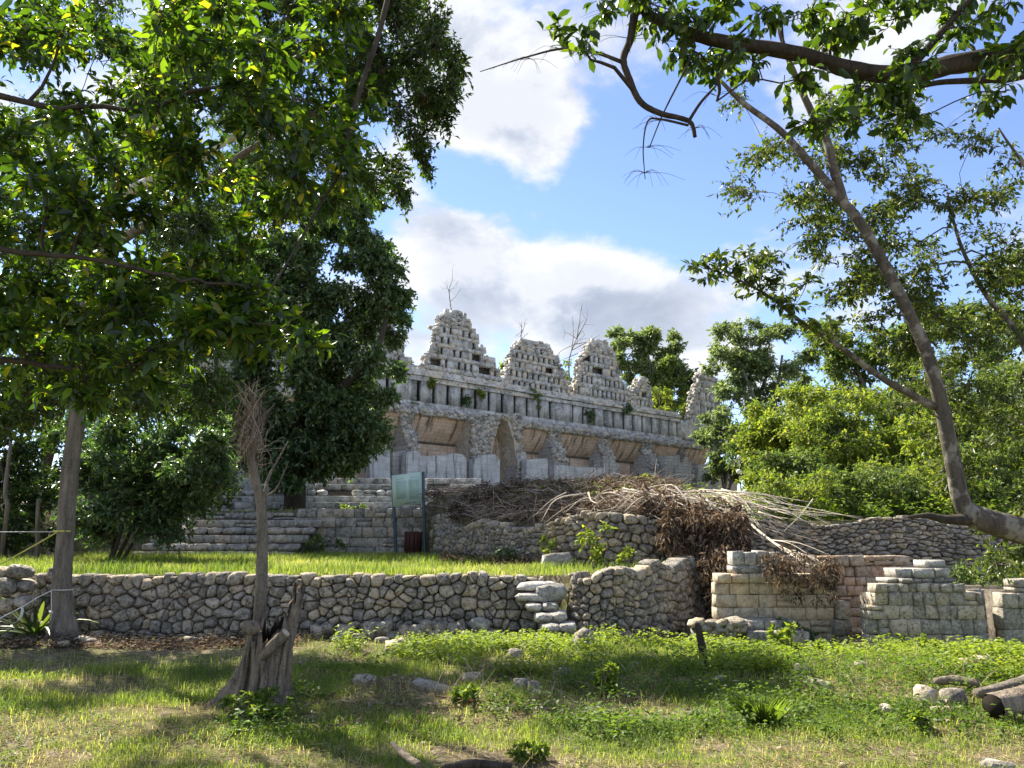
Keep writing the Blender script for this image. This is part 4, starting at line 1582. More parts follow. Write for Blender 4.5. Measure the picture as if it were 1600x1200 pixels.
# bleached limb
t2.stem([at(150, 330, 12.5), at(205, 297, 11.6), at(262, 272, 11.5), at(310, 254, 11.5), at(345, 225, 11.5), at(368, 213, 11.5), at(430, 202, 11.6)], [.10, .085, .075, .07, .06, .055, .03], own='pale_limb', mat=M['bark_pale'])
t2.stem([at(150, 250, 11.6), at(153, 225, 11.6), at(155, 200, 11.6)], [.07, .06, .05], own='pale_limb', mat=M['bark_pale'])
cl = []
for (x0, x1, y0, y1, n) in [(-80, 300, -80, 300, 46), (280, 620, -80, 200, 46), (300, 560, 180, 360, 34), (-80, 120, 300, 560, 28), (100, 380, 330, 560, 34), (20, 340, 560, 660, 26), (560, 690, 0, 200, 16), (-60, 90, 560, 690, 14)]:
    for _ in range(n):
        cl.append((x0 + (x1 - x0) * rr_.rand(), y0 + (y1 - y0) * rr_.rand(), 45))
cl += [(640, 30, 40), (690, 90, 36), (705, 140, 28), (690, 180, 28), (650, 215, 34), (610, 260, 34), (625, 300, 22), (580, 290, 34), (665, 250, 20), (550, 235, 40), (680, 40, 30), (715, 110, 20), (660, 150, 40)]
cl = [c for c in cl if not (c[0] < 330 and c[1] < 230 and rr_.rand() > .12) and not (c[0] < 210 and 230 <= c[1] < 520 and rr_.rand() > .35)]
cl.sort(key=lambda p: abs(p[0] - 150) + abs(p[1] - 300))
for (px, py, r) in cl:
    Y = (8.4 + 1.7 * rr_.rand()) if ((py < 180 and px > 280) or px > 560) else (15.0 + 2.5 * rr_.rand() if (px > 200 and py < 345) else 12.2 + 3.0 * rr_.rand())
    t2.L = .075 if Y < 11 else .10
    t2.clump(at(px, py, Y), (pxr(r * 1.3, Y), 0.8, pxr(r * 1.1, Y)), 40, 13, twr=0.004)
t2.done()

# ---- dense dark fig on the platform edge, hiding the palace's near end
b3 = np.array([-7.9, 28.8, 0.0])
b3[2] = 2.35
t3 = Tree('fig_tree', 'dense dark evergreen tree rising in front of the palace end', 'tree', b3, 303, M['bark_dark'], M['leaf_fig'], 0.17, 0.5, False, 0.25)
t3.stem([b3 - np.array([0, 0, .2]), at(462, 740, 28.6), at(470, 650, 28.3), at(480, 540, 28), at(480, 430, 28), at(470, 330, 28)], [.42, .34, .30, .25, .18, .08], 12, .06)
t3.stem([at(470, 650, 28.3), at(540, 600, 27.5), at(590, 540, 27), at(610, 470, 27)], [.2, .15, .1, .05])
t3.stem([at(470, 620, 28.3), at(520, 660, 27), at(570, 680, 26.6)], [.12, .09, .05])
cl = []
for (x0, x1, y0, y1, n) in [(350, 590, 300, 420, 34), (330, 610, 400, 520, 46), (320, 600, 520, 640, 50), (430, 600, 630, 705, 22), (300, 440, 620, 715, 22), (500, 600, 650, 715, 10)]:
    for _ in range(n):
        cl.append((x0 + (x1 - x0) * rr_.rand(), y0 + (y1 - y0) * rr_.rand(), 34))
cl += [(450, 715, 26), (480, 735, 24), (430, 750, 20), (460, 760, 18), (490, 715, 24), (510, 705, 24), (450, 690, 28), (410, 705, 26), (440, 720, 24), (455, 738, 20), (490, 730, 22), (380, 715, 26), (350, 700, 26), (330, 720, 24), (420, 735, 20), (500, 742, 16), (470, 690, 26), (540, 735, 16), (615, 420, 26), (630, 462, 22), (632, 500, 16), (612, 530, 26), (622, 580, 20), (605, 620, 24), (560, 715, 22), (520, 725, 18), (470, 715, 24), (580, 690, 20), (575, 400, 30), (600, 390, 20), (560, 345, 22), (540, 310, 24)]
cl.sort(key=lambda p: abs(p[0] - 480) + abs(p[1] - 560))
for (px, py, r) in cl:
    Y = 26.4 + 3.2 * rr_.rand()
    t3.clump(at(px, py, Y), (pxr(r * 1.2, Y), 1.0, pxr(r * 1.05, Y)), 52, 16, twr=0.007)
t3.done()


def bush(name, label, cat, px, pybase, Y, regions, seed, bark, leaf, L, nl=(20, 10), w=0.45, stems=4, group=None, zbase=None, rc=26, high=False, stemr=0.05, ry=None, droop=-.2):
    """tree or shrub from pixel regions (x0,x1,y0,y1,count) at depth Y"""
    b = at(px, pybase, Y)
    b[2] = H(b[0], b[1]) if zbase is None else zbase
    t = Tree(name, label, cat, b, seed, bark, leaf, L, w, high, 0.2, group, droop)
    xs = [(r[0] + r[1]) / 2 for r in regions]
    ys = [(r[2] + r[3]) / 2 for r in regions]
    for k in range(stems):
        i = k % len(regions)
        e = at(xs[i] + t.r.randn() * 12, ys[i], Y + t.r.randn() * .3)
        m = b * .5 + e * .5 + t.r.randn(3) * 0.08 * np.linalg.norm(e - b)
        t.stem([b - np.array([0, 0, .15]) + t.r.randn(3) * np.array([.08, .08, 0]), m, e], [stemr, stemr * .7, stemr * .35], 7, .05)
    cl = []
    for (x0, x1, y0, y1, n) in regions:
        for _ in range(n):
            cl.append((x0 + (x1 - x0) * t.r.rand(), y0 + (y1 - y0) * t.r.rand()))
    cl.sort(key=lambda p: -p[1])
    for (x, y) in cl:
        Yk = Y + t.r.randn() * (ry if ry is not None else pxr(rc, Y) * 1.2)
        t.clump(at(x, y, Yk), (pxr(rc * 1.2, Y), pxr(rc * 1.3, Y), pxr(rc * .9, Y)), nl[0], nl[1], twr=max(.003, L * .03))
    return t.done()


bush('shrub', 'dark round shrub with a dense skirt of leaves on the lawn', 'shrub', 178, 862, 19.5, [(110, 350, 640, 760, 40), (110, 270, 740, 840, 30), (230, 340, 700, 800, 18)], 311, M['bark_dark'], M['leaf_fig'], 0.13, (34, 13), stems=6, rc=34)
bush('shrub', 'shaded thicket shrub behind the shade tree and its ropes', 'shrub', 20, 850, 23, [(-120, 110, 640, 780, 26), (-120, 90, 760, 850, 18)], 312, M['bark_dark'], M['leaf_small'], 0.14, (36, 13), stems=5, rc=36)
bush('woodland_tree', 'tall dark woodland tree filling the gap behind the shade tree', 'tree', 180, 800, 34, [(-60, 360, 420, 560, 30), (-60, 360, 540, 760, 34)], 313, M['bark_dark'], M['leaf_fig'], 0.25, (40, 14), stems=4, rc=44, stemr=.2)
bush('woodland_tree', 'tall woodland tree behind, topping the broad leaves', 'tree', 60, 800, 38, [(-150, 420, 140, 460, 44)], 314, M['bark_dark'], M['leaf_small'], 0.27, (36, 13), stems=4, rc=50, stemr=.2)

# ---- leaning mottled tree on the other side
t4b = np.array([10.6, 8.6, -0.1])
t4 = Tree('leaning_tree', 'leaning mottled tree with a sparse airy crown, forking from a low bough', 'tree', t4b, 304, M['bark_mottle'], M['leaf_right'], 0.072, 0.46, False, 0.12, droop=-.3)
Y4 = 9.0
t4.stem([t4b, (10.2, 8.7, 0.7), at(1790, 900, Y4), at(1660, 850, Y4), at(1590, 828, Y4), at(1535, 812, Y4), at(1508, 800, Y4)], [.26, .2, .17, .165, .15, .14, .12], 14, .05, 40)
t4.stem([at(1520, 808, Y4), at(1502, 785, Y4), at(1488, 720, Y4), at(1474, 650, Y4), at(1462, 600, Y4), at(1445, 545, Y4), at(1415, 480, Y4), at(1390, 430, Y4), at(1345, 350, Y4), at(1312, 310, Y4), at(1270, 260, Y4), at(1220, 205, Y4), at(1160, 160, Y4), at(1120, 120, Y4)],
        [.105, .098, .088, .082, .08, .074, .07, .067, .063, .058, .05, .042, .034, .02], 14, .05, 70)
t4.stem([at(1318, 315, Y4), at(1305, 270, Y4), at(1290, 215, Y4), at(1268, 175, Y4), at(1235, 100, Y4 - .1), at(1215, 40, Y4 - .2)], [.06, .055, .05, .045, .035, .02])
t4.stem([at(1461, 636, Y4), at(1420, 615, Y4), at(1370, 585, Y4), at(1310, 540, Y4 - .1), at(1255, 505, Y4 - .2), at(1200, 462, Y4 - .3), at(1140, 430, Y4 - .4)], [.05, .045, .038, .03, .024, .018, .01], 8)
t4.stem([at(1600, 825, Y4), at(1640, 700, Y4 + .4), at(1600, 540, Y4 + .6), at(1540, 460, Y4 + .7), at(1500, 380, Y4 + .8), at(1480, 300, Y4 + .8)], [.06, .045, .035, .03, .022, .012])
t4.stem([at(1640, 700, Y4 + .4), at(1660, 480, Y4 + .5), at(1620, 300, Y4 + .6), at(1560, 200, Y4 + .6)], [.045, .035, .028, .012])
# dead stub
t4.stem([at(1520, 812, Y4 - .02), at(1480, 812, Y4 - .1), at(1450, 806, Y4 - .15), at(1418, 808, Y4 - .2)], [.075, .05, .035, .012], 8, .12, own='dead_stub', mat=M['bark_dark'])
cl = []
for (x0, x1, y0, y1, n) in [(1130, 1300, 150, 330, 10), (1280, 1600, 140, 320, 34), (1160, 1340, 300, 420, 15), (1340, 1620, 300, 470, 40), (1400, 1620, 440, 640, 32), (1290, 1400, 420, 520, 8), (1480, 1640, 620, 800, 16), (1540, 1640, 780, 930, 8)]:
    for _ in range(n):
        cl.append((x0 + (x1 - x0) * rr_.rand(), y0 + (y1 - y0) * rr_.rand(), 38))
cl.sort(key=lambda p: abs(p[0] - 1400) + abs(p[1] - 400))
for (px, py, r) in cl:
    Y = Y4 + .1 + 1.6 * rr_.rand()
    t4.clump(at(px, py, Y), (pxr(r * 1.4, Y), 0.45, pxr(r * .95, Y)), 17, 11, twr=0.0022)
t4.L = 0.105
for (px, py) in [(1085, 412), (1110, 430), (1140, 420), (1165, 440), (1130, 405), (1190, 425), (1195, 455), (1225, 470), (1170, 400), (1245, 480), (1215, 440), (1260, 440), (1240, 500), (1290, 520)]:
    t4.clump(at(px, py, Y4 - .35), (pxr(40, Y4), 0.2, pxr(20, Y4)), 6, 9, twr=0.0025)
t4.done(parts=60)

# ---- near dark bough reaching in overhead
t5b = np.array([8.0, 4.2, 0.0])
t5 = Tree('overhanging_tree', 'tree beyond the edge of view sending a thick dark bough overhead', 'tree', t5b, 305, M['bark_dark'], M['leaf_over'], 0.088, 0.46, True, 0.1, droop=-.35)
Y5 = 4.8
t5.stem([t5b - np.array([0, 0, .1]), (7.8, 4.3, 1.6), (7.2, 4.4, 3.2), at(1900, 60, Y5)], [.27, .22, .18, .14])
t5.stem([at(1900, 60, Y5), at(1720, 70, Y5), at(1600, 82, Y5), at(1500, 98, Y5), at(1415, 116, Y5), at(1330, 108, Y5), at(1250, 84, Y5), at(1165, 70, Y5), at(1100, 58, Y5), at(1040, 36, Y5), at(1000, 12, Y5), at(960, -30, Y5)],
        [.11, .085, .072, .064, .06, .056, .05, .046, .042, .036, .028, .016], 14, .10, 60, own='bough')
t5.stem([at(1720, 70, Y5 + .3), at(1600, 118, Y5 + .4), at(1540, 125, Y5 + .4), at(1460, 130, Y5 + .4), at(1400, 150, Y5 + .4), at(1330, 170, Y5 + .4)], [.04, .03, .026, .02, .016, .01])
t5.stem([at(1415, 116, Y5), at(1480, 40, Y5 - .1), at(1540, -30, Y5 - .2)], [.03, .022, .012])
# bare crooked branch hanging from it
M5 = M['bark_dark']
t5.stem([at(992, 15, Y5), at(985, 60, Y5), at(974, 92, Y5), at(982, 120, Y5), at(1000, 158, Y5), at(1030, 176, Y5), at(1062, 184, Y5), at(1080, 192, Y5), at(1086, 214, Y5)], [.03, .026, .024, .024, .022, .020, .018, .016, .013], 8, .08, own='bare_branch', mat=M5)
t5.stem([at(972, 97, Y5), at(930, 82, Y5), at(880, 76, Y5), at(820, 90, Y5), at(750, 112, Y5)], [.015, .012, .009, .006, .003], 6, .05, own='bare_branch', mat=M5)
t5.stem([at(1078, 186, Y5), at(1095, 160, Y5), at(1118, 135, Y5)], [.013, .011, .008], 6, .05, own='bare_branch', mat=M5)
t5.stem([at(1084, 80, Y5), at(1065, 120, Y5), at(1035, 180, Y5), at(1015, 230, Y5)], [.009, .008, .006, .004], 6, .05, own='bare_branch', mat=M5)
t5.stem([at(1076, 196, Y5), at(1030, 186, Y5), at(1012, 190, Y5), at(1005, 230, Y5), at(1008, 280, Y5)], [.009, .008, .006, .005, .003], 6, .05, own='bare_branch', mat=M5)
t5.stem([at(1120, 120, Y5), at(1124, 140, Y5), at(1120, 158, Y5)], [.015, .012, .009], 6, .05, own='bare_branch', mat=M5)
tw = Acc()
for (ax, ay, n, spx) in [(1008, 270, 9, 55), (1010, 230, 6, 50), (1030, 188, 6, 40), (880, 78, 9, 55), (930, 84, 7, 50), (830, 92, 8, 60), (985, 60, 7, 60), (1086, 200, 6, 45), (1120, 150, 5, 40), (970, 20, 7, 70)]:
    for _ in range(n):
        a = at(ax, ay, Y5)
        an = rr_.rand() * 6.28
        e = at(ax + math.cos(an) * spx * (0.5 + rr_.rand()), ay + abs(math.sin(an)) * spx * .3 + 6, Y5 + .2 * rr_.randn())
        m = (a + e) / 2 + np.array([0, 0, .05 * (rr_.rand() + .3)])
        V, F = tube(catmull([a, m, e], 7), np.linspace(.0022, .0008, 7), 3, False)
        tw.add(V, F)
tw.obj('twigs', M5, t5.root, False, t5b)['kind'] = 'stuff'
cl = []
for (x0, x1, y0, y1, n) in [(1000, 1280, -20, 60, 12), (1280, 1620, -30, 60, 20), (1230, 1420, 120, 200, 11), (1080, 1200, 60, 120, 5), (1400, 1620, 60, 160, 10)]:
    for _ in range(n):
        cl.append((x0 + (x1 - x0) * rr_.rand(), y0 + (y1 - y0) * rr_.rand()))
cl += [(872, 58), (900, 60), (1060, 85), (945, 12), (1010, 10), (1260, 190), (1320, 180)]
for (px, py) in cl:
    Y = Y5 + .5 * rr_.randn() * .5
    t5.clump(at(px, py, Y), (pxr(50, Y), 0.25, pxr(30, Y)), 7, 7, twr=0.0025)
t5.done(parts=160)

# ---- woodland and bushes behind on the right
bush('woodland_tree', 'open-crowned tree standing behind the roof comb gables', 'tree', 1010, 640, 92, [(945, 1060, 515, 560, 16), (960, 1075, 545, 600, 18), (985, 1080, 580, 640, 14)], 321, M['bark'], M['leaf_feather'], 0.50, (32, 13), stems=5, rc=15, stemr=.28)
bush('woodland_tree', 'rounded tree behind, between the roof comb and the lone far gable', 'tree', 1060, 660, 88, [(1020, 1090, 560, 620, 12), (1000, 1090, 600, 660, 14)], 322, M['bark'], M['leaf_bg'], 0.45, (32, 13), stems=3, rc=15, stemr=.25)
bush('woodland_tree', 'tall pale feathery tree above the thicket past the far gable', 'tree', 1190, 700, 72, [(1110, 1200, 505, 580, 18), (1130, 1300, 510, 600, 24), (1120, 1330, 580, 680, 30)], 323, M['bark'], M['leaf_feather'], 0.36, (32, 13), stems=5, rc=20, stemr=.3)
bush('woodland_tree', 'broad leafy tree crowding the thicket behind the leaning trunk', 'tree', 1420, 760, 46, [(1260, 1420, 520, 640, 24), (1380, 1600, 480, 640, 34), (1300, 1620, 620, 740, 30)], 324, M['bark'], M['leaf_bg'], 0.27, (32, 13), stems=5, rc=28, stemr=.22)
bush('woodland_tree', 'dim tree at the edge of view behind the forked bough', 'tree', 1640, 800, 34, [(1540, 1760, 380, 620, 26), (1560, 1760, 600, 780, 22)], 329, M['bark'], M['leaf_bg'], 0.2, (32, 13), stems=5, rc=36, stemr=.2)
bush('shrub', 'grey-green bush growing over the far end of the palace', 'shrub', 1130, 740, 66, [(1095, 1180, 640, 700, 16), (1110, 1190, 680, 745, 18)], 325, M['bark'], M['leaf_feather'], 0.30, (32, 13), stems=5, rc=17, stemr=.1)
bush('shrub', 'bright lime-green bush beside the globe lamp', 'shrub', 1215, 790, 33, [(1165, 1260, 660, 740, 26), (1180, 1310, 640, 700, 22), (1170, 1310, 720, 790, 26)], 326, M['bark'], M['leaf_lime'], 0.17, (32, 13), stems=6, rc=20, stemr=.06)
bush('shrub', 'mid-green bush in the thicket next to the lime-green one', 'shrub', 1340, 800, 27, [(1270, 1420, 650, 740, 26), (1290, 1450, 720, 800, 22)], 327, M['bark'], M['leaf_bg'], 0.15, (32, 13), stems=6, rc=26, stemr=.06)
bush('shrub', 'sunny yellow-green bush behind the leaning trunk', 'shrub', 1500, 815, 23, [(1420, 1620, 640, 740, 26), (1440, 1640, 730, 815, 22)], 328, M['bark'], M['leaf_lime'], 0.125, (32, 13), stems=6, rc=28, stemr=.06)
bush('shrub', 'low shaded shrub hanging over the wall of thin stones', 'shrub', 1300, 830, 20.5, [(1180, 1330, 765, 828, 34), (1300, 1440, 770, 835, 30)], 330, M['bark'], M['leaf_bg'], 0.10, (32, 13), stems=6, rc=22, stemr=.03)
bush('shrub', 'broad mid-green bush on the mound behind the long bleached bough', 'shrub', 1270, 815, 21.5, [(1190, 1370, 715, 800, 40)], 338, M['bark'], M['leaf_bg'], 0.11, (30, 11), stems=6, rc=26, stemr=.04)
bush('shrub', 'light green bush on the mound between trunk and bleached bough', 'shrub', 1400, 815, 22.5, [(1330, 1490, 720, 810, 40)], 339, M['bark'], M['leaf_lime'], 0.11, (28, 11), stems=6, rc=26, stemr=.04)
bush('shrub', 'deep green bush at the edge of view above the low bough', 'shrub', 1580, 815, 21, [(1500, 1720, 690, 810, 46)], 340, M['bark'], M['leaf_bg'], 0.11, (30, 11), stems=6, rc=30, stemr=.04)
bush('woodland_tree', 'low far tree closing the gap under the feathery tree', 'tree', 1230, 730, 60, [(1140, 1330, 640, 730, 40)], 347, M['bark'], M['leaf_bg'], 0.32, (30, 12), stems=5, rc=24, stemr=.2)
bush('woodland_tree', 'far woodland tree behind the leaning trunk', 'tree', 1480, 740, 58, [(1330, 1640, 600, 740, 56)], 348, M['bark'], M['leaf_feather'], 0.32, (30, 12), stems=5, rc=30, stemr=.2)
bush('shrub', 'sunny bush bulging over the wall of thin stones near the bleached bough', 'shrub', 1240, 832, 18.9, [(1180, 1300, 745, 826, 30)], 341, M['bark'], M['leaf_lime'], 0.085, (26, 10), stems=6, rc=24, stemr=.025)
bush('shrub', 'leafy bush over the wall of thin stones above the rusty back wall', 'shrub', 1360, 832, 19.2, [(1290, 1430, 735, 822, 34)], 342, M['bark'], M['leaf_bg'], 0.09, (28, 10), stems=6, rc=24, stemr=.025)
bush('shrub', 'yellowish bush over the wall just short of the dead stub', 'shrub', 1460, 835, 19.6, [(1410, 1530, 715, 815, 34)], 343, M['bark'], M['leaf_lime'], 0.09, (26, 10), stems=6, rc=24, stemr=.025)
bush('shrub', 'tall light bush between the globe lamp and the leaning trunk', 'shrub', 1330, 790, 26, [(1230, 1420, 610, 720, 50), (1250, 1420, 700, 780, 30)], 344, M['bark'], M['leaf_lime'], 0.13, (26, 11), stems=7, rc=28, stemr=.05)
bush('shrub', 'tall olive bush behind the leaning trunk, reaching its first branch', 'shrub', 1520, 790, 25, [(1430, 1640, 560, 690, 50), (1430, 1640, 680, 780, 34)], 345, M['bark'], M['leaf_bg'], 0.13, (26, 11), stems=7, rc=30, stemr=.05)
bush('shrub', 'shaded leafy bush under the fork of the leaning trunk', 'shrub', 1480, 838, 19.5, [(1400, 1600, 760, 840, 40)], 335, M['bark'], M['leaf_bg'], 0.10, (30, 11), stems=6, rc=24, stemr=.03)
bush('shrub', 'thin pale shrub with withered tips on the mound by the long bleached bough', 'shrub', 1200, 832, 18.6, [(1165, 1260, 775, 835, 14)], 336, M['bark'], M['leaf_feather'], 0.08, (16, 8), stems=7, rc=18, stemr=.02)
bush('shrub', 'dry tawny shrub above the rusty back wall', 'shrub', 1330, 866, 17.9, [(1290, 1380, 815, 862, 12)], 337, M['bark'], M['straw'], 0.07, (16, 8), stems=7, rc=16, stemr=.015)
bush('shrub', 'leafy shrub spilling over the wall beside the far carved pier', 'shrub', 1560, 900, 15.6, [(1490, 1640, 850, 930, 16), (1530, 1620, 920, 980, 7)], 331, M['bark'], M['leaf_bg'], 0.085, (16, 9), stems=6, rc=24, stemr=.02)
bush('shrub', 'yellow-green shrub peeping between the first two gables', 'shrub', 782, 600, 74, [(765, 812, 556, 600, 12)], 332, M['bark'], M['leaf_lime'], 0.34, (18, 9), stems=4, rc=11, stemr=.08)
bush('shrub', 'sunlit shrub growing behind the palace beside the third gable', 'shrub', 895, 620, 78, [(878, 912, 566, 615, 10)], 333, M['bark'], M['leaf_lime'], 0.3, (14, 8), stems=4, rc=10, stemr=.08)
bush('shrub', 'bright shrub beside the small broken fourth gable', 'shrub', 1025, 640, 80, [(1018, 1042, 600, 645, 8), (1030, 1075, 625, 655, 8)], 334, M['bark'], M['leaf_lime'], 0.3, (16, 8), stems=4, rc=11, stemr=.08)

# saplings rooted in the palace frieze
for k, (px, py, r, mt, lab) in enumerate([(735, 628, 9, 'leaf_fig', 'dark creeper bush hanging on the frieze below the tallest gable'), (672, 600, 6, 'leaf_lime', 'small sprout on the cornice below the tallest gable'), (752, 612, 6, 'leaf_lime', 'bright tuft sprouting from the cornice between two gables'),
                                          (838, 622, 10, 'leaf_feather', 'grey bush rooted in the frieze below the twin-topped gable'), (975, 635, 12, 'leaf_fig', 'dark bush rooted in the cornice below the third gable'), (920, 650, 8, 'leaf_fig', 'small dark bush on the frieze toward the third gable'), (650, 632, 5, 'leaf_lime', 'tiny lime sprout at the foot of the frieze')]):
    s_, z_ = bp(px, py, -.3)
    p = BW(s_, -.3, z_)
    t = Tree('wall_shrub', lab, 'shrub', p - np.array([0, 0, .3]), 340 + k, M['bark'], M[mt], 0.26, 0.4, False, .2, 'shrubs rooted in the palace')
    t.stem([p + DN * .45 - np.array([0, 0, .3]), p], [.04, .02], 5)
    for q in range(4 if r > 7 else 2):
        t.clump(p + t.r.randn(3) * pxr(r, 60) * .7, pxr(r, 60), 12, 8, twr=.008)
    t.done()


# bare saplings on the gables
def bare_tree(label, base, tip, spread, seed, r0):
    r_ = np.random.RandomState(seed)
    base = np.array(base, float)
    tip = np.array(tip, float)
    root = thing('bare_sapling', label, 'sapling', base, 'leafless saplings on the palace')
    acc = Acc()
    Lh = np.linalg.norm(tip - base)
    P = catmull([base - np.array([0, 0, .3]), base * .5 + tip * .5 + r_.randn(3) * .06 * Lh, tip], 10)
    V, F = tube(P, np.linspace(r0, r0 * .3, 10), 5)
    o = link('trunk', np_mesh('trunk', V - base, F, M['bark'], True), root)
    for k in range(spread):
        a = P[3 + r_.randint(6)]
        d = nrmz((tip - base) / Lh * .7 + r_.randn(3) * .55)
        e = a + d * Lh * (.3 + .4 * r_.rand())
        Q = catmull([a, (a + e) / 2 + r_.randn(3) * .04 * Lh, e], 6)
        V, F = tube(Q, np.linspace(r0 * .45, r0 * .12, 6), 4, False)
        acc.add(V, F)
        for _ in range(3):
            a2 = Q[2 + r_.randint(4)]
            e2 = a2 + nrmz(d + r_.randn(3) * .7) * Lh * .16
            V, F = tube(np.array([a2, (a2 + e2) / 2 + r_.randn(3) * .01 * Lh, e2]), np.array([.2, .15, .1]) * r0, 3, False)
            acc.add(V, F)
    acc.obj('branches', M['bark'], root, True, base)['kind'] = 'stuff'


def gpt(px, py):
    s_, z_ = bp(px, py, NG + .4)
    return BW(s_, NG + .4, z_)


bare_tree('thin leafless sapling on the very top of the tallest gable', gpt(707, 490), gpt(703, 446), 5, 351, .05)
bare_tree('leafless sapling on the top of the twin-topped gable', gpt(813, 538), gpt(815, 508), 7, 352, .06)
bare_tree('spreading leafless sapling behind the gap beside the third gable', BW(*[bp(893, 615, 6)[0], 6, bp(893, 615, 6)[1]]), BW(*[bp(905, 520, 6)[0], 6, bp(905, 520, 6)[1]]), 12, 353, .10)

# ------------------------------------------------------------------ things on the ground
# old hollow stump
sb = np.array([*at(405, 1088, 7.9)[:2], 0.0])
sb[2] = float(H(sb[0], sb[1]))
stump = thing('tree_stump', 'gnarled fluted hollow tree stump with flared roots in the grass', 'stump', sb)
K, NZ = 72, 30
th = np.linspace(0, 2 * np.pi, K, endpoint=False)
rim = 0.70 + 0.05 * np.sin(17 * th) + 0.05 * np.random.RandomState(8).randn(K) * .8 + 0.34 * np.clip(np.cos(th - 0.35), 0, 1) ** 2.2 + 0.04 * np.sin(9 * th) - 0.10 * np.clip(np.cos(th + 1.35), 0, 1) ** 3
V = []
rs_ = np.random.RandomState(44)


def stump_r(th, z):
    r = 0.215 - 0.02 * z
    fl = 0.13 * np.sin(7 * th + 1.1 * z + 0.4) + 0.075 * np.sin(11 * th - 1.7 * z + 2) + 0.04 * np.sin(19 * th + 2.2 * z)
    fl = fl - 0.16 * np.abs(np.sin(5.5 * th + .8 * z))
    lob = np.clip(np.cos(2.5 * (th - 0.6)), 0, 1) ** 2 + 1.1 * np.clip(np.cos(th - 3.5), 0, 1) ** 6
    flare = 0.17 * np.clip(1 - z / 0.55, 0, 1) ** 2.0 * (0.2 + 0.8 * lob)
    return r * (1 + fl) + flare + 0.05 * np.clip((z - .55) / .4, 0, 1) * np.clip(np.cos(th - .2), 0, 1)


for i in range(NZ):
    t = i / (NZ - 1)
    z = -0.12 + (rim + 0.12) * t
    r = stump_r(th, z) * (1 + 0.03 * rs_.randn(K))
    cx = 0.10 * np.clip(z, 0, 2)
    V.append(np.stack([cx + r * np.cos(th) * 1.05, r * np.sin(th) * .9, z], 1))
for i in range(5):
    t = i / 4
    z = rim - (0.06 + 0.42 * t) * np.clip(rim - 0.30, 0, 1)
    r = stump_r(th, rim) * (0.80 - 0.20 * t)
    V.append(np.stack([0.10 * rim + r * np.cos(th), r * np.sin(th) * .85, z], 1))
V = np.concatenate(V)
n = NZ + 5
i_ = np.arange(n - 1)[:, None] * K
j_ = np.arange(K)[None, :]
F = np.stack([i_ + j_, i_ + (j_ + 1) % K, i_ + K + (j_ + 1) % K, i_ + K + j_], -1).reshape(-1, 4)
NO = (NZ) * K
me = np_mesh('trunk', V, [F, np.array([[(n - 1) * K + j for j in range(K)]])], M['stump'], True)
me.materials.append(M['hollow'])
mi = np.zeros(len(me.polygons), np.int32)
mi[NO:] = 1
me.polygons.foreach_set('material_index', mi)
link('trunk', me, stump)
# burr, bough stub with a pale cut face, twisted strands
Vb, Fb = rounded_unit(501, 0.4, .08)
link('burr', np_mesh('burr', Vb * np.array([.17, .17, .13]) + np.array([-.07, -.16, .72]), Fb, M['stump'], True), stump)
P = catmull([(.0, -.16, .40), (.12, -.20, .52), (.22, -.21, .62), (.28, -.22, .68)], 14)
V, F = tube(P, np.interp(np.linspace(0, 1, 14), [0, .5, 1], [.035, .055, .05]), 12, True, .09)
bst = link('bough_stub', np_mesh('bough_stub', V, F, M['stump'], True), stump)
cdir = nrmz(P[-1] - P[-3])
V, F = tube(np.array([P[-1] - cdir * .01, P[-1] + cdir * .012]), np.array([.042, .040]), 14, True)
link('cut_face', np_mesh('cut_face', V, F, M['cutwood']), bst)
for (pts, rad) in [([(.07, -.23, -.05), (.10, -.20, .25), (.06, -.18, .45), (.02, -.16, .66)], [.04, .035, .03, .02]), ([(.24, -.14, -.05), (.24, -.14, .3), (.27, -.12, .6)], [.05, .035, .02]),
                   ([(-.22, -.16, -.05), (-.12, -.17, .2), (-.09, -.17, .5), (-.06, -.16, .7)], [.05, .035, .03, .03]), ([(-.04, -.2, -.05), (-.01, -.19, .3), (-.03, -.18, .6)], [.04, .03, .02])]:
    V, F = tube(catmull(pts, 16), np.interp(np.linspace(0, 1, 16), np.linspace(0, 1, len(rad)), rad), 10, True, .12, 3)
    link('root_strand', np_mesh('root_strand', V, F, M['stump'], True), stump)

# slender young trunk behind the stump, topped with withered vines
ybt = np.array([*at(404, 1060, 8.15)[:2], 0.0])
yt = Tree('slender_tree', 'slender bare grey trunk rising behind the stump, wrapped in withered vines', 'tree', ybt, 510, M['bark'], M['deadleaf'], 0.05, .3)
Yq = 8.15
yt.stem([ybt - np.array([0, 0, .1]), at(405, 985, Yq), at(409, 900, Yq), at(410, 830, Yq), at(408, 790, Yq), at(401, 755, Yq), at(393, 715, Yq), at(391, 670, Yq), at(397, 615, Yq)], [.075, .066, .060, .056, .052, .044, .036, .026, .012], 12, .05, 50)
yt.stem([at(408, 800, Yq), at(415, 770, Yq), at(420, 745, Yq + .1), at(450, 690, Yq + .2)], [.03, .025, .016, .006], 8)
yt.stem([at(409, 780, Yq), at(430, 765, Yq - .1), at(445, 735, Yq - .15), at(450, 722, Yq - .2)], [.014, .010, .007, .004], 6)
yt.stem([at(392, 700, Yq), at(405, 660, Yq), at(430, 630, Yq)], [.02, .015, .006], 6)
vn = Acc()
for k in range(120):
    a = at(396 + rr_.randn() * 10, 606 + 90 * rr_.rand(), Yq + .08 * rr_.randn())
    e = at(385 + rr_.randn() * 13, 655 + 100 * rr_.rand(), Yq + .1 * rr_.randn())
    m = (a + e) / 2 + rr_.randn(3) * .09
    V, F = tube(catmull([a, m, e], 6), np.linspace(.0032, .0012, 6), 3, False)
    vn.add(V, F, rr_.rand())
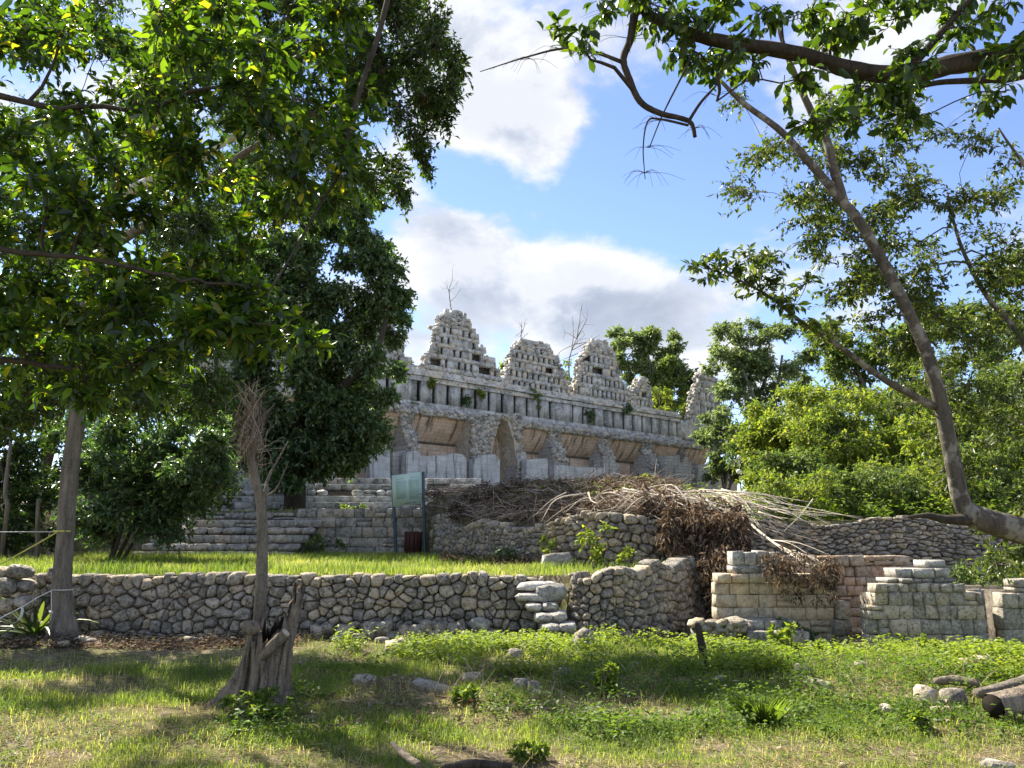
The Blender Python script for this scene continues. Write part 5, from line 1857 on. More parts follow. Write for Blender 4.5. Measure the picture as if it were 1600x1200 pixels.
for k in range(90):
    a = at(393 + rr_.randn() * 7, 610 + 120 * rr_.rand(), Yq)
    e = a + nrmz(np.array([rr_.randn(), rr_.randn() * .5, rr_.rand() * 1.6])) * (.08 + .24 * rr_.rand())
    V, F = tube(np.array([a, (a + e) / 2 + rr_.randn(3) * .01, e]), np.array([.004, .003, .0015]), 3, False)
    vn.add(V, F, rr_.rand())
vn.obj('withered_vines', M['drytwig'], yt.root, False, ybt)['kind'] = 'stuff'
yt.done()

# notice board
sg = thing('notice_board', 'pale green notice board on two dark posts behind the lawn', 'sign', (*at(638, 868, 24.0)[:2], 1.0))
YS = 24.0
SB = np.array(sg.location)


def plate(c4, thick, name, mat, parent, off=0.0, ori=None):
    """four corners (front), extruded backwards"""
    c4 = np.array(c4)
    nn = nrmz(np.cross(c4[1] - c4[0], c4[3] - c4[0]))
    if nn[1] > 0:
        nn = -nn
    f = c4 + nn * off
    bk = f - nn * thick
    V = np.vstack([f, bk]) - (SB if ori is None else ori)
    F = np.array([[0, 1, 2, 3], [7, 6, 5, 4], [0, 4, 5, 1], [1, 5, 6, 2], [2, 6, 7, 3], [3, 7, 4, 0]])
    return link(name, np_mesh(name, V, F, mat), parent)


cA, cB, cC, cD = at(612, 743, YS - .05), at(659, 737, YS + .05), at(660, 787, YS + .05), at(614, 792, YS - .05)
pan = plate([cA, cB, cC, cD], .05, 'panel', M['sign'], sg)
lerp2 = lambda u, v: (cA * (1 - u) + cB * u) * (1 - v) + (cD * (1 - u) + cC * u) * v
for (u0, u1, v0, v1, m, nm) in [(.12, .46, .20, .78, 'sign_print', 'printed_text'), (.55, .90, .20, .82, 'sign_print', 'printed_text'), (.495, .515, .22, .76, 'sign_light', 'printed_rule'), (.40, .62, .925, .945, 'sign_dark', 'printed_caption'), (.66, .80, .925, .942, 'sign_dark', 'printed_caption'),
                                (.60, .86, .12, .145, 'sign_light', 'printed_heading'), (.14, .40, .12, .145, 'sign_light', 'printed_heading')]:
    plate([lerp2(u0, v0), lerp2(u1, v0), lerp2(u1, v1), lerp2(u0, v1)], .002, nm, M[m], pan, .004)
for (u0, u1, vs) in [(.15, .43, np.arange(.25, .75, .06)), (.58, .87, np.arange(.25, .79, .06))]:
    for v in vs:
        plate([lerp2(u0, v), lerp2(u1 - .06 * rr_.rand(), v), lerp2(u1 - .03, v + .014), lerp2(u0, v + .014)], .0015, 'printed_line', M['sign_text'], pan, .006)
for (xt, yt_, xb_, yb_) in ((613.5, 745, 619, 872), (661, 737, 664, 872)):
    a, b = at(xt, yt_, YS + .06), at(xb_, yb_, YS + .06)
    d = b - a
    V, F = tube(np.array([a, a + d * .5, b, b + d * .05]), np.array([.05, .05, .05, .05]), 4)
    link('post', np_mesh('post', V - SB, F, M['post']), sg)

# slatted litter bin
bb = np.array([*at(645, 867, 24.25)[:2], 0.0])
bb[2] = float(H(bb[0], bb[1]))
bn = thing('litter_bin', 'dark red slatted timber litter bin behind the notice board', 'bin', bb)
for k in range(12):
    a = k / 12 * 2 * np.pi
    V, F = box(-.055, .055, -.012, .012, 0.02, .70 + .01 * rr_.randn())
    c, s = math.cos(a + np.pi / 2), math.sin(a + np.pi / 2)
    V = V @ np.array([[c, s, 0], [-s, c, 0], [0, 0, 1]]) * np.array([1, 1, 1]) + np.array([math.cos(a) * .25, math.sin(a) * .25, 0])
    link('slat', np_mesh('slat', V, F, M['bin']), bn)
for z in (.12, .58):
    V, F = tube(np.array([[0, 0, z], [0, 0, z + .04]]), np.array([.235, .235]), 20, False)
    link('hoop', np_mesh('hoop', V, F, M['black_iron']), bn)
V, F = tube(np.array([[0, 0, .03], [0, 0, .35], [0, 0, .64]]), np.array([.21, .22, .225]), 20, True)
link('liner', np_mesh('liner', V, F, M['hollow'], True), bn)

# globe lamp on the platform
lb = at(1157, 752, 40)
lb[2] = float(H(lb[0], lb[1])) - .1
lp = thing('lamp_post', 'thin black lamp post with white globes at the thicket edge', 'lamp', lb)
zt = at(1157, 714, 40)[2] - lb[2]
V, F = tube(np.array([[0, 0, 0], [0, 0, zt - .1]]), np.array([.035, .03]), 8)
link('pole', np_mesh('pole', V, F, M['black_iron'], True), lp)
for (dx, dz) in ((0, 0), (-.07, at(1157, 737, 40)[2] - at(1157, 714, 40)[2])):
    u = np.linspace(0, np.pi, 9)
    V, F = tube(np.stack([np.zeros(9), np.zeros(9), -.12 * np.cos(u)], 1) + np.array([dx, -.04, zt + dz]), .12 * np.sin(u) + .002, 14)
    gl_o = link('globe', np_mesh('globe', V, F, M['globe'], True), lp)
    V, F = tube(np.array([[0, 0, zt + dz - .17], [dx, -.04, zt + dz - .11]]), np.array([.03, .05]), 8)
    link('globe_collar', np_mesh('globe_collar', V, F, M['black_iron']), gl_o)

# ropes tied round the shade tree
def rope(name, label, pts, r, mat, n=40, extra=()):
    P = catmull(pts, n)
    base = P[0].copy()
    V, F = tube(P, np.full(n, r), 6)
    if not extra:
        o = link(name, np_mesh(name, V - base, F, mat, True))
        o.location = base
        return tag(o, label, 'rope', None, 'thing')
    root = thing(name, label, 'rope', base)
    link('line', np_mesh('line', V - base, F, mat, True), root)
    for (nm, pp, rr) in extra:
        Q = catmull(pp, 12)
        V, F = tube(Q, np.interp(np.linspace(0, 1, 12), np.linspace(0, 1, len(rr)), rr), 7)
        link(nm, np_mesh(nm, V - base, F, mat, True), root)
    return root


ring = lambda py, rad: [at(100, py, 12.9) * np.array([1, 0, 1]) + np.array([rad * math.cos(a), 12.9 + rad * math.sin(a), 0]) for a in np.linspace(-2.9, -.2, 7)]
rope('rope', 'taut yellow rope tied around the shade tree trunk', [at(-40, 905, 11.6), at(0, 882, 12.0), at(45, 857, 12.4), at(88, 832, 12.75)] + ring(830, .150), .011, M['rope_yellow'])
rope('rope', 'thin pale cord stretched level behind the shade tree trunk', [at(-60, 832, 13.6), at(20, 831, 13.4), at(90, 831, 13.1)], .006, M['rope_white'])
rope('rope', 'slack white rope with a hanging knotted end low on the shade tree', [at(-40, 985, 11.8), at(0, 966, 12.1), at(35, 948, 12.35), at(62, 932, 12.5), at(80, 923, 12.66)] + ring(921, .168), .008, M['rope_white'], 50,
     [('hanging_end', [at(80, 923, 12.64), at(80.5, 945, 12.64), at(80, 957, 12.64), at(79, 970, 12.64)], [.006, .006, .006, .006]), ('knot', [at(77, 955, 12.64), at(80, 957, 12.63), at(83, 956, 12.64)], [.01, .022, .01]),
      ('knot', [at(34, 949, 12.33), at(35, 953, 12.33), at(33, 963, 12.33), at(28, 970, 12.33)], [.012, .02, .02, .012])])

# strap-leaved plant left of the shade tree
pb = at(58, 962, 13.1)
pb[2] = 0.05
pl = thing('strap_leaf_plant', 'spiky strap-leaved plant behind the shade tree trunk', 'plant', pb)
for k in range(46):
    a = rr_.rand() * 6.28
    up = .35 + 1.0 * rr_.rand()
    Ln = 0.75 + .55 * rr_.rand()
    d = np.array([math.cos(a), math.sin(a) * .7, up])
    d = d / np.linalg.norm(d)
    n = 7
    t = np.linspace(0, 1, n)[:, None]
    C = d * Ln * t + np.array([0, 0, -1]) * (t ** 2.3) * Ln * .5 * (1.2 - up * .6)
    S = nrmz(np.cross(d, np.array([0, 0, 1.0])))
    wd = .032 * np.sin(np.pi * (0.12 + .88 * t)) ** .6 + .003
    V = np.stack([C - S * wd, C + np.array([0, 0, -.010]), C + S * wd], 1).reshape(-1, 3)
    F = [(i * 3 + j, i * 3 + j + 1, i * 3 + j + 4, i * 3 + j + 3) for i in range(n - 1) for j in range(2)]
    link('strap_leaf', np_mesh('strap_leaf', V, np.array(F), M['palm'], True, np.full(len(V), rr_.rand())), pl)

# two bare pale stems in the shade behind
for (pts, lab) in [([at(12, 790, 20), at(8, 770, 20), at(12, 730, 20), at(17, 690, 20)], 'pale crooked bare stem in the shade behind the ropes'), ([at(59, 850, 20), at(59, 800, 20), at(60, 780, 20)], 'short pale post in the shade behind the ropes')]:
    P = catmull(pts, 12)
    g0 = P[0].copy()
    g0[2] = float(H(g0[0], g0[1]))
    P = np.vstack([g0, P])
    V, F = tube(P, np.linspace(.06, .04, 13), 8, True, .05)
    o = link('dead_sapling', np_mesh('dead_sapling', V - g0, F, M['bark'], True))
    o.location = g0
    tag(o, lab, 'stem', None, 'thing')

# ------------------------------------------------------------------ loose stones, logs, stake
def loose(px, py, w, h, lab, mat='rubble', group=None, seed=0, name='loose_stone', dy=0, tilt=0.15):
    d = ray(px, py + h / 2)
    Y = 8.0
    for _ in range(12):
        z = float(H(d[0] / d[1] * Y, Y)) if Y < 13.3 else 0.0
        Y = min((z - 1.6) / (d[2] / d[1]), 13.25)
    c = at(px, py, Y)
    s = Y / FPX
    r_ = np.random.RandomState(seed + int(px * 7 + py))
    o = link(name, variant(RND[r_.randint(10)], M[mat]))
    o.location = c - np.array([0, 0, .12 * h * s])
    o.scale = (w * s * 1.0, min(w, h * 1.6) * s * 1.1, h * s * 1.15)
    o.rotation_euler = (r_.randn() * tilt, r_.randn() * tilt, r_.rand() * 6 if w < h * 1.3 else r_.randn() * .3)
    return tag(o, lab, 'stone', group, 'thing')


ORD = ['first', 'second', 'third', 'fourth', 'fifth', 'sixth', 'seventh', 'eighth', 'ninth', 'tenth', 'eleventh', 'twelfth', 'thirteenth', 'fourteenth', 'fifteenth', 'sixteenth', 'seventeenth', 'eighteenth', 'nineteenth', 'twentieth', 'twenty-first', 'twenty-second']
g = 'loose stones fallen at the foot of the retaining wall'
for q, (px, py, w, h) in enumerate(sorted([(497, 985, 20, 18), (512, 982, 18, 14), (540, 986, 22, 20), (578, 982, 22, 22), (601, 978, 26, 16), (612, 993, 22, 14), (632, 986, 18, 16), (652, 985, 26, 18), (668, 976, 20, 16), (675, 990, 18, 14), (688, 980, 20, 20), (714, 981, 28, 20), (729, 994, 18, 16), (746, 986, 14, 12), (760, 990, 20, 14), (560, 994, 18, 10), (596, 1000, 16, 10), (642, 998, 18, 10), (694, 996, 16, 10), (455, 990, 18, 14), (527, 997, 16, 9)])):
    loose(px, py, w, h, '%s loose stone, counted from the stump, along the foot of the retaining wall' % ORD[q], 'rubble', g)
loose(750, 973, 30, 15, 'flat squared pale slab lying on the fallen stones under the wall', 'slab')
g = 'stones heaped at the foot of the shade tree'
for q, (px, py, w, h) in enumerate(sorted([(75, 977, 28, 16), (92, 990, 26, 12), (110, 995, 18, 12), (128, 1000, 16, 12), (60, 985, 18, 10), (14, 992, 18, 9), (140, 1003, 14, 10), (45, 1000, 16, 8), (100, 1005, 14, 8), (150, 990, 16, 10)])):
    loose(px, py, w, h, '%s rough stone from the picture edge, at the foot of the shade tree' % ORD[q], 'rubble', g)
g = 'rocks behind the strap-leaved plant'
for q, (px, py, w, h, Y) in enumerate(sorted([(32, 893, 34, 16, 13.1), (10, 915, 30, 20, 13.0), (42, 915, 22, 16, 13.2), (8, 945, 30, 18, 12.8), (38, 940, 24, 16, 12.9), (5, 895, 26, 16, 13.2)])):
    c = at(px, py, Y)
    o = link('rock', variant(RND[(px + 7) % 10], M['rubble']))
    o.location = c
    o.scale = (w * Y / FPX, .4, h * Y / FPX * 1.1)
    o.rotation_euler = (.1, .15, .3)
    tag(o, '%s shaded rock from the picture edge, tumbled behind the spiky plant' % ORD[q], 'rock', g, 'thing')
for a in [(912, 1002, 26, 34, 'upright pointed grey stone standing among the bright weeds'), (619, 1012, 28, 24, 'rounded pinkish stone at the edge of the bright weeds near the wall'), (806, 1021, 18, 14, 'small pale stone half hidden in weeds below the steps'), (735, 1058, 26, 14, 'pale shaded stone in the dark weeds'), (815, 1068, 22, 18, 'pale jagged stone beside a brown one in the dark weeds'),
          (834, 1074, 16, 22, 'brown pointed stone in the dark weeds'), (848, 1084, 28, 10, 'flat pale stone low in the dark weeds'), (674, 1073, 52, 13, 'long flat slab lying in the shaded weeds'), (570, 1062, 30, 16, 'mossy stone in the shade past the stump'), (1283, 1071, 38, 16, 'pale wedge-shaped stone in the dry straw'),
          (1447, 1087, 28, 30, 'upright pale boulder, first of the pair by the log'), (1489, 1089, 34, 28, 'pale rounded boulder of the pair, nearer the log'), (1466, 1099, 12, 12, 'small white stone wedged between the pair of boulders'), (1472, 1108, 34, 10, 'flat stone in front of the pair of boulders'), (1512, 1038, 24, 22, 'grey stone in weeds under the carved piers'),
          (1536, 1036, 26, 24, 'pale block in weeds below the dark doorway'), (1488, 1014, 30, 22, 'fallen block leaning at the foot of the carved pier'), (1560, 1196, 44, 18, 'pale stone cut by the lower edge of view'), (300, 1000, 22, 12, 'small stone in the bare shaded soil under the wall'), (1255, 1046, 20, 16, 'brown stone in the weeds before the cream ruin'), (1120, 1062, 24, 12, 'flat stone in the weeds past the leaning stake'), (990, 1040, 18, 12, 'small stone in the bright weeds between steps and stake'), (1345, 1040, 22, 14, 'low stone in the weeds between the two ruined walls'), (700, 1030, 20, 12, 'small stone in the weeds below the fallen row'), (880, 1050, 24, 14, 'low grey stone at the edge of the shaded hollow'), (1385, 1108, 20, 10, 'small flat stone in dry straw near the upright boulder'), (233, 890, 24, 9, 'flat stone lying on top of the retaining wall')][:-1]:
    loose(*a[:4], a[4])

# leaning stake
g0 = at(1101, 1046, 9.7)
g0[2] = float(H(g0[0], g0[1])) - .05
e = at(1089, 974, 9.7)
P = catmull([g0, g0 * .5 + e * .5 + np.array([.012, 0, 0]), e], 14)
V, F = tube(P, np.interp(np.linspace(0, 1, 14), [0, .4, .9, 1], [.055, .048, .04, .03]), 10, True, .10, 5)
o = link('stake', np_mesh('stake', V - g0, F, M['bark_dark'], True))
o.location = g0
tag(o, 'short weathered leaning stake standing in the weeds', 'stake', None, 'thing')


def log(label, pts, rad, mat, hollow=False, seed=1, name='log'):
    P = catmull(pts, 16)
    R = np.interp(np.linspace(0, 1, 16), np.linspace(0, 1, len(rad)), rad)
    root = thing(name, label, name, P[0])
    V, F = tube(P, R, 18, not hollow, .05, seed)
    bk_o = link('bark', np_mesh('bark', V - P[0], F, mat, True), root)
    if hollow:
        d = nrmz(P[0] - P[1])
        Q = np.array([P[0] + d * .0, P[0] - d * .05, P[0] - d * .4])
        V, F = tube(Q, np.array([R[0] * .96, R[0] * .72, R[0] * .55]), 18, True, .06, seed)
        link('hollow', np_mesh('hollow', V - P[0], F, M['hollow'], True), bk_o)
    return root


log('hollow log end, dark inside, lying at the edge of view by the boulders', [at(1552, 1104, 7.2), at(1585, 1098, 7.3), at(1640, 1085, 7.5), at(1760, 1060, 7.9)], [.105, .11, .115, .12], M['stump'], True)
log('pale barkless log lying behind the hollow log', [at(1525, 1084, 8.0), at(1560, 1079, 8.05), at(1610, 1066, 8.2), at(1700, 1040, 8.5)], [.045, .06, .075, .08], M['bark'])
log('brown rotten log half buried behind the boulders', [at(1460, 1064, 8.4), at(1490, 1063, 8.4), at(1530, 1068, 8.3)], [.03, .05, .04], M['stump'], False, 4)
g0 = at(615, 1162, 5.9)
log('short fallen branch lying in the near grass', [at(612, 1160, 5.95), at(625, 1174, 5.85), at(640, 1186, 5.75), at(656, 1196, 5.65)], [.012, .022, .026, .022], M['stump'], False, 6, 'fallen_branch')
log('dark rotten branch on the ground at the bottom of view', [at(690, 1198, 5.42), at(740, 1194, 5.42), at(800, 1198, 5.4)], [.02, .03, .02], M['bark_dark'], False, 7, 'fallen_branch')
for (pts, lab) in [([at(1175, 1040, 10), at(1210, 1043, 9.9), at(1240, 1050, 9.8)], 'dead branch lying in the weeds before the stone ledge'), ([at(600, 1010, 12.2), at(660, 1020, 11.8), at(720, 1028, 11.4)], 'thin grey branch lying in the weeds below the fallen stones'), ([at(200, 965, 13), at(260, 972, 12.9), at(330, 978, 12.9)], 'thin dead branch among litter under the retaining wall')]:
    for p in pts:
        p[2] = float(H(p[0], p[1])) + .05
    log(lab, pts, [.012, .018, .01], M['bark'], False, 9, 'fallen_branch')

# ------------------------------------------------------------------ heap of cut brush on the mound
bpB = np.array([3.4, 17.6, 2.2])
brush = thing('brush_heap', 'big heap of cut brush with bleached sticks and hanging dead leaves', 'brush', bpB)
rb_ = np.random.RandomState(91)


def over(p, lift=.06):
    p = np.array(p, float)
    p[2] = max(p[2], float(H(p[0], p[1])) + lift)
    return p


ends = []
for k in range(150):
    if k >= 95:
        x0, y0 = 880 + 290 * rb_.rand(), 760 + 40 * rb_.rand()
        dx, dy = np.clip(70 * rb_.randn(), -70, 130), 10 + 40 * rb_.rand()
    elif k < 62:
        x0, y0 = 960 + 190 * rb_.rand(), 757 + 20 * rb_.rand()
        dx, dy = 60 + 150 * rb_.rand(), 25 + 65 * rb_.rand()
    elif k < 80:
        x0, y0 = 1010 + 130 * rb_.rand(), 765 + 20 * rb_.rand()
        dx, dy = -30 - 80 * rb_.rand(), 20 + 55 * rb_.rand()
    else:
        x0, y0 = 1060 + 80 * rb_.rand(), 790 + 30 * rb_.rand()
        dx, dy = -15 + 60 * rb_.rand(), 60 + 70 * rb_.rand()
    Ya, Yb = 17.5 + 1.2 * rb_.rand(), 16.15 + .7 * rb_.rand()
    a, e = over(at(x0, y0 + 6, Ya), .12), over(at(x0 + dx, y0 + dy, Yb), .08)
    L_ = np.linalg.norm(e - a)
    m = over((a + e) / 2 + np.array([0, 0, .04 * L_]) + rb_.randn(3) * .05 * L_, .10)
    P = catmull([a, m, e], 9)
    r0 = .010 + .016 * rb_.rand() ** 2
    V, F = tube(P, np.linspace(r0, r0 * .35, 9), 5, True)
    link('stick', np_mesh('stick', V - bpB, F, M['stick'], True), brush)
    ends.append(P)
# long bleached bough arching over the cream ruin, with a fan of twigs
main = [at(1130, 775, 17.2), at(1165, 812, 16.4), at(1205, 845, 15.2), at(1245, 872, 13.9), at(1290, 898, 13.2), at(1302, 908, 13.1)]
P = catmull(main, 24)
V, F = tube(P, np.linspace(.032, .008, 24), 7, True)
link('bough', np_mesh('bough', V - bpB, F, M['stick'], True), brush)
for k in range(22):
    i = 9 + rb_.randint(10)
    a = P[i]
    e = at(1235 + 70 * rb_.rand(), 868 + 44 * rb_.rand(), 13.1 + .5 * rb_.rand())
    V, F = tube(catmull([a, (a + e) / 2 + np.array([0, 0, .08]), e], 7), np.linspace(.010, .003, 7), 5, True)
    link('stick', np_mesh('stick', V - bpB, F, M['stick'], True), brush)
    ends.append(catmull([a, (a + e) / 2, e], 7))
for (a, e) in [((1270, 780), (1225, 830)), ((1160, 790), (1195, 850)), ((1185, 800), (1225, 812)), ((1085, 830), (1110, 900)), ((1105, 870), (1150, 935)), ((1135, 880), (1155, 945))]:
    a, e = at(*a, 16.6), at(*e, 15.8)
    V, F = tube(catmull([a, (a + e) / 2 + rb_.randn(3) * .05, e], 8), np.linspace(.016, .006, 8), 5, True)
    link('stick', np_mesh('stick', V - bpB, F, M['stick'], True), brush)
# dead leaves: hanging mass, matted slopes, fringe on the bough
LP, LD, LL = [], [], []


def dead(x0, x1, y0, y1, Ya, Yb, n, hang=.8, L=.13, surf=False):
    px, py = x0 + (x1 - x0) * rb_.rand(n), y0 + (y1 - y0) * rb_.rand(n)
    keep = fbm(px * .045, py * .03, 2) > .40
    for x, y in zip(px[keep], py[keep]):
        Y = Ya + (Yb - Ya) * rb_.rand()
        p = at(x, y, Y)
        if surf:
            p[2] = float(H(p[0], p[1])) + .02 + .22 * rb_.rand() ** 2
        LP.append(p)
        LD.append(rb_.randn(3) * .6 + np.array([0.1, 0, -hang]))
        LL.append(L * (.5 + rb_.rand()))



def fronds(n, x0, x1, ytop, length, Ya, Yb, per, L, sway=10):
    for _ in range(n):
        u = rb_.rand()
        x = x0 + (x1 - x0) * u
        env = 0.25 + 0.75 * math.sin(np.pi * min(.98, max(.04, u + .06 * rb_.randn()))) ** .8
        y = ytop(x) + 14 * rb_.randn()
        ln = length * env * (.35 + .75 * rb_.rand())
        Y0, dY = Ya + (Yb - Ya) * rb_.rand(), -.25 * rb_.rand()
        sx = sway * rb_.randn()
        for t in rb_.rand(per):
            LP.append(at(x + sx * t * t + 3 * rb_.randn(), y + ln * t, Y0 + dY * t))
            LD.append(np.array([sx / 40 * t, -.1, -.8]) + rb_.randn(3) * .6)
            LL.append(L * (.5 + .9 * rb_.rand()))


fronds(230, 1040, 1165, lambda x: 812 + abs(x - 1090) * .10, 120, 15.7, 16.6, 42, .15, 12)
fronds(110, 1000, 1130, lambda x: 790, 60, 16.5, 17.6, 30, .13, 14)
fronds(75, 1192, 1310, lambda x: 868 + (x - 1192) * .20, 42, 13.05, 13.5, 26, .085, 6)
fronds(90, 1100, 1165, lambda x: 870, 90, 14.6, 15.8, 26, .12, 20)
dead(690, 1080, 785, 850, 16.8, 21.5, 9000, .4, .12, True)
dead(780, 1100, 765, 800, 18.4, 22.5, 6000, .4, .12, True)
dead(1070, 1160, 925, 980, 14.0, 15.9, 1800, .4, .11, True)
dead(940, 1160, 765, 800, 17.2, 19.0, 3400, .4, .11, True)
V, F, k = leaves_low(np.array(LP), np.array(LD), np.array([0, 0, 1.0]) + rb_.randn(len(LP), 3) * .8, np.array(LL), .24, .5, .25)
link('dead_leaves', np_mesh('dead_leaves', V - bpB, F, M['deadleaf'], False, np.repeat(rb_.rand(len(LP)), k)), brush)['kind'] = 'stuff'

# mat of tangled dry twigs spread over the mound
acc = Acc()
nt_ = 2600
xx = -2.6 + 7.2 * rb_.rand(nt_)
yy = np.interp(xx, BX, BY) + .1 + 5.0 * rb_.rand(nt_) ** 1.3
A_ = np.stack([xx, yy, H(xx, yy) + .02 + .18 * rb_.rand(nt_)], 1)
dirs = rb_.randn(nt_, 3) * np.array([1, .6, .25]) + np.array([.5, -.3, 0])
E_ = A_ + nrmz(dirs) * (.25 + .6 * rb_.rand(nt_, 1))
E_[:, 2] = np.maximum(E_[:, 2], H(E_[:, 0], E_[:, 1]) + .01)
B_ = (A_ + E_) / 2 + rb_.randn(nt_, 3) * .06 + np.array([0, 0, .05])
V, F = twig_batch(A_, B_, E_, .006)
acc.add(V, F, np.repeat(rb_.rand(nt_), len(V) // nt_))
acc.obj('dry_twigs', M['drytwig'], brush, False, bpB)['kind'] = 'stuff'

# dark withered brush behind the notice board
db = np.array([*at(730, 800, 22)[:2], 2.3])
dk = Tree('withered_bush', 'dark withered bush tangled above the wall beside the notice board', 'shrub', db, 93, M['bark_dark'], M['deadleaf'], .10, .25, False, .1)
dk.stem([db - np.array([0, 0, .3]), at(720, 790, 22), at(690, 775, 22.3)], [.03, .02, .01], 6)
dk.stem([db - np.array([0, 0, .3]), at(770, 775, 22), at(830, 762, 21.5)], [.03, .02, .01], 6)
for _ in range(34):
    x, y = 672 + 170 * rb_.rand(), 765 + 50 * rb_.rand()
    p = at(x, y, 21 + 2.2 * rb_.rand())
    p[2] = max(p[2], float(H(p[0], p[1])) + .1)
    dk.clump(p, (.5, .5, .32), 16, 7, twr=.006)
dk.done(crown='dead_leaves')
# litter of dead brush under the retaining wall
lt = thing('brush_litter', 'low dark litter of dead twigs along the foot of the wall by the shade tree', 'brush', (-5.6, 12.9, 0.0))
acc = Acc()
for _ in range(260):
    a = np.array([-7.6 + 4.4 * rb_.rand(), 12.2 + 1.1 * rb_.rand(), 0])
    a[2] = float(H(a[0], a[1])) + .02 + .12 * rb_.rand()
    e = a + np.array([rb_.randn() * .35, rb_.randn() * .2, rb_.randn() * .07])
    V, F = tube(np.array([a, (a + e) / 2 + rb_.randn(3) * .04, e]), np.array([.006, .005, .002]), 3, False)
    acc.add(V, F, rb_.rand())
acc.obj('twigs', M['bark_dark'], lt, False, np.array(lt.location))['kind'] = 'stuff'
n = 5200
P = np.stack([-7.8 + 4.6 * rb_.rand(n), 12.1 + 1.3 * rb_.rand(n), np.zeros(n)], 1)
P[:, 2] = H(P[:, 0], P[:, 1]) + .01 + .14 * rb_.rand(n) ** 2 * fbm(P[:, 0] * 2, P[:, 1] * 2)
V, F, k = leaves_low(P, rb_.randn(n, 3) * np.array([1, 1, .3]), np.array([0, 0, 1.]) + rb_.randn(n, 3) * .5, .05 + .06 * rb_.rand(n), .35, .3, .1)
link('dead_leaves', np_mesh('dead_leaves', V - np.array(lt.location), F, M['deadleaf'], False, np.repeat(rb_.rand(n), k)), lt)['kind'] = 'stuff'

# ------------------------------------------------------------------ grass, weeds, straw
rg = np.random.RandomState(123)


def blades(P, L, wd, lean, rnd, name, mat, label):
    n = len(P)
    a = rg.rand(n) * 6.28
    D = np.stack([np.cos(a), np.sin(a), np.zeros(n)], 1)
    S = np.stack([-np.sin(a), np.cos(a), np.zeros(n)], 1)
    up = np.array([0, 0, 1.0])
    L = L[:, None]
    w = wd[:, None] * .5
    ln = lean[:, None]
    p1 = P + up * L * .55 + D * L * ln * .25
    p2 = P + up * L * (1 - .35 * ln) + D * L * ln * .8
    V = np.stack([P - S * w, P + S * w, p1 - S * w * .8, p1 + S * w * .8, p2], 1).reshape(-1, 3)
    k = np.arange(n)[:, None] * 5
    F3 = np.concatenate([k + np.array([[0, 1, 3]]), k + np.array([[0, 3, 2]]), k + np.array([[2, 3, 4]])])
    o = link(name, np_mesh(name, V, F3, mat, False, np.repeat(rnd, 5)))
    return tag(o, label, 'grass', None, 'stuff')


def sample_ground(n, Y0, Y1, xlo=None, xhi=None, power=1.0):
    Y = Y0 * (Y1 / Y0) ** rg.rand(n)
    half = 0.72 * Y + 0.8
    x = (rg.rand(n) * 2 - 1) * half
    return x, Y


dryf = lambda x, y: fbm(x * .9 + 11, y * 1.3 + 4, 3)
n = 330000
x, y = sample_ground(n, 4.3, 13.4)
d = dryf(x, y)
bare = np.exp(-((x + 5.2) / 3.0) ** 2 - ((y - 12.2) / 1.7) ** 2)
keep = (rg.rand(n) < np.clip((0.60 - d) * 6.5, 0.12, 1)) & (rg.rand(n) > bare * 1.1)
x, y, d = x[keep], y[keep], d[keep]
z = H(x, y)
Lg = (.035 + .075 * rg.rand(len(x)) ** 2) * (0.7 + .9 * fbm(x * 1.7, y * 1.7, 2)) * np.clip(y / 7, .8, 1.5)
blades(np.stack([x, y, z - .005], 1), Lg, .0038 + .003 * rg.rand(len(x)), .3 + .9 * rg.rand(len(x)), np.clip(.12 + .6 * rg.rand(len(x)) + (d - .42) * 2.2, 0, 1), 'grass', M['grass'], 'short grass with dry patches in front of the retaining wall')
# lawn on the terrace
n = 100000
x = -12.5 + 16.0 * rg.rand(n)
y = 13.95 + 11.3 * rg.rand(n) ** 1.15
ok = (y < np.interp(x, BX, BY) - .1) & (y > np.interp(x, WX, WY) - .12) & ((x < .8) | (rg.rand(n) < .5))
x, y = x[ok], y[ok]
pv = fbm(x * .8 + 17, y * .8, 3)
ok = rg.rand(len(x)) < np.clip(1.5 - 1.9 * np.abs(pv - .35), .15, 1)
x, y, pv = x[ok], y[ok], pv[ok]
blades(np.stack([x, y, H(x, y) - .01], 1), (.05 + .22 * rg.rand(len(x)) ** 2) * (.4 + 1.3 * pv), .006 + .004 * rg.rand(len(x)), .3 + 1.0 * rg.rand(len(x)), np.clip(.9 - 1.3 * pv + .5 * rg.rand(len(x)), 0, 1), 'grass', M['grass'], 'taller sunlit grass on the lawn above the retaining wall')
# rough grass on the mound and platform
n = 90000
x = -16 + 40 * rg.rand(n)
y = 16.3 * (56 / 16.3) ** rg.rand(n)
ok = (y > np.interp(x, BX, BY) + .15) & (fbm(x * .6, y * .6, 3) > .40) & ~((x > -3.2) & (x < 4.6) & (y < 23.5) & (rg.rand(n) < .85))
x, y = x[ok], y[ok]
blades(np.stack([x, y, H(x, y) - .02], 1), (.08 + .16 * rg.rand(len(x)) ** 2) * np.clip(y / 26, .8, 1.3), (.008 + .006 * rg.rand(len(x))) * np.clip(y / 20, .8, 2.2), .3 + .9 * rg.rand(len(x)), np.clip(.2 + .7 * rg.rand(len(x)), 0, 1), 'grass', M['grass'], 'rough grass on the mound below the palace')


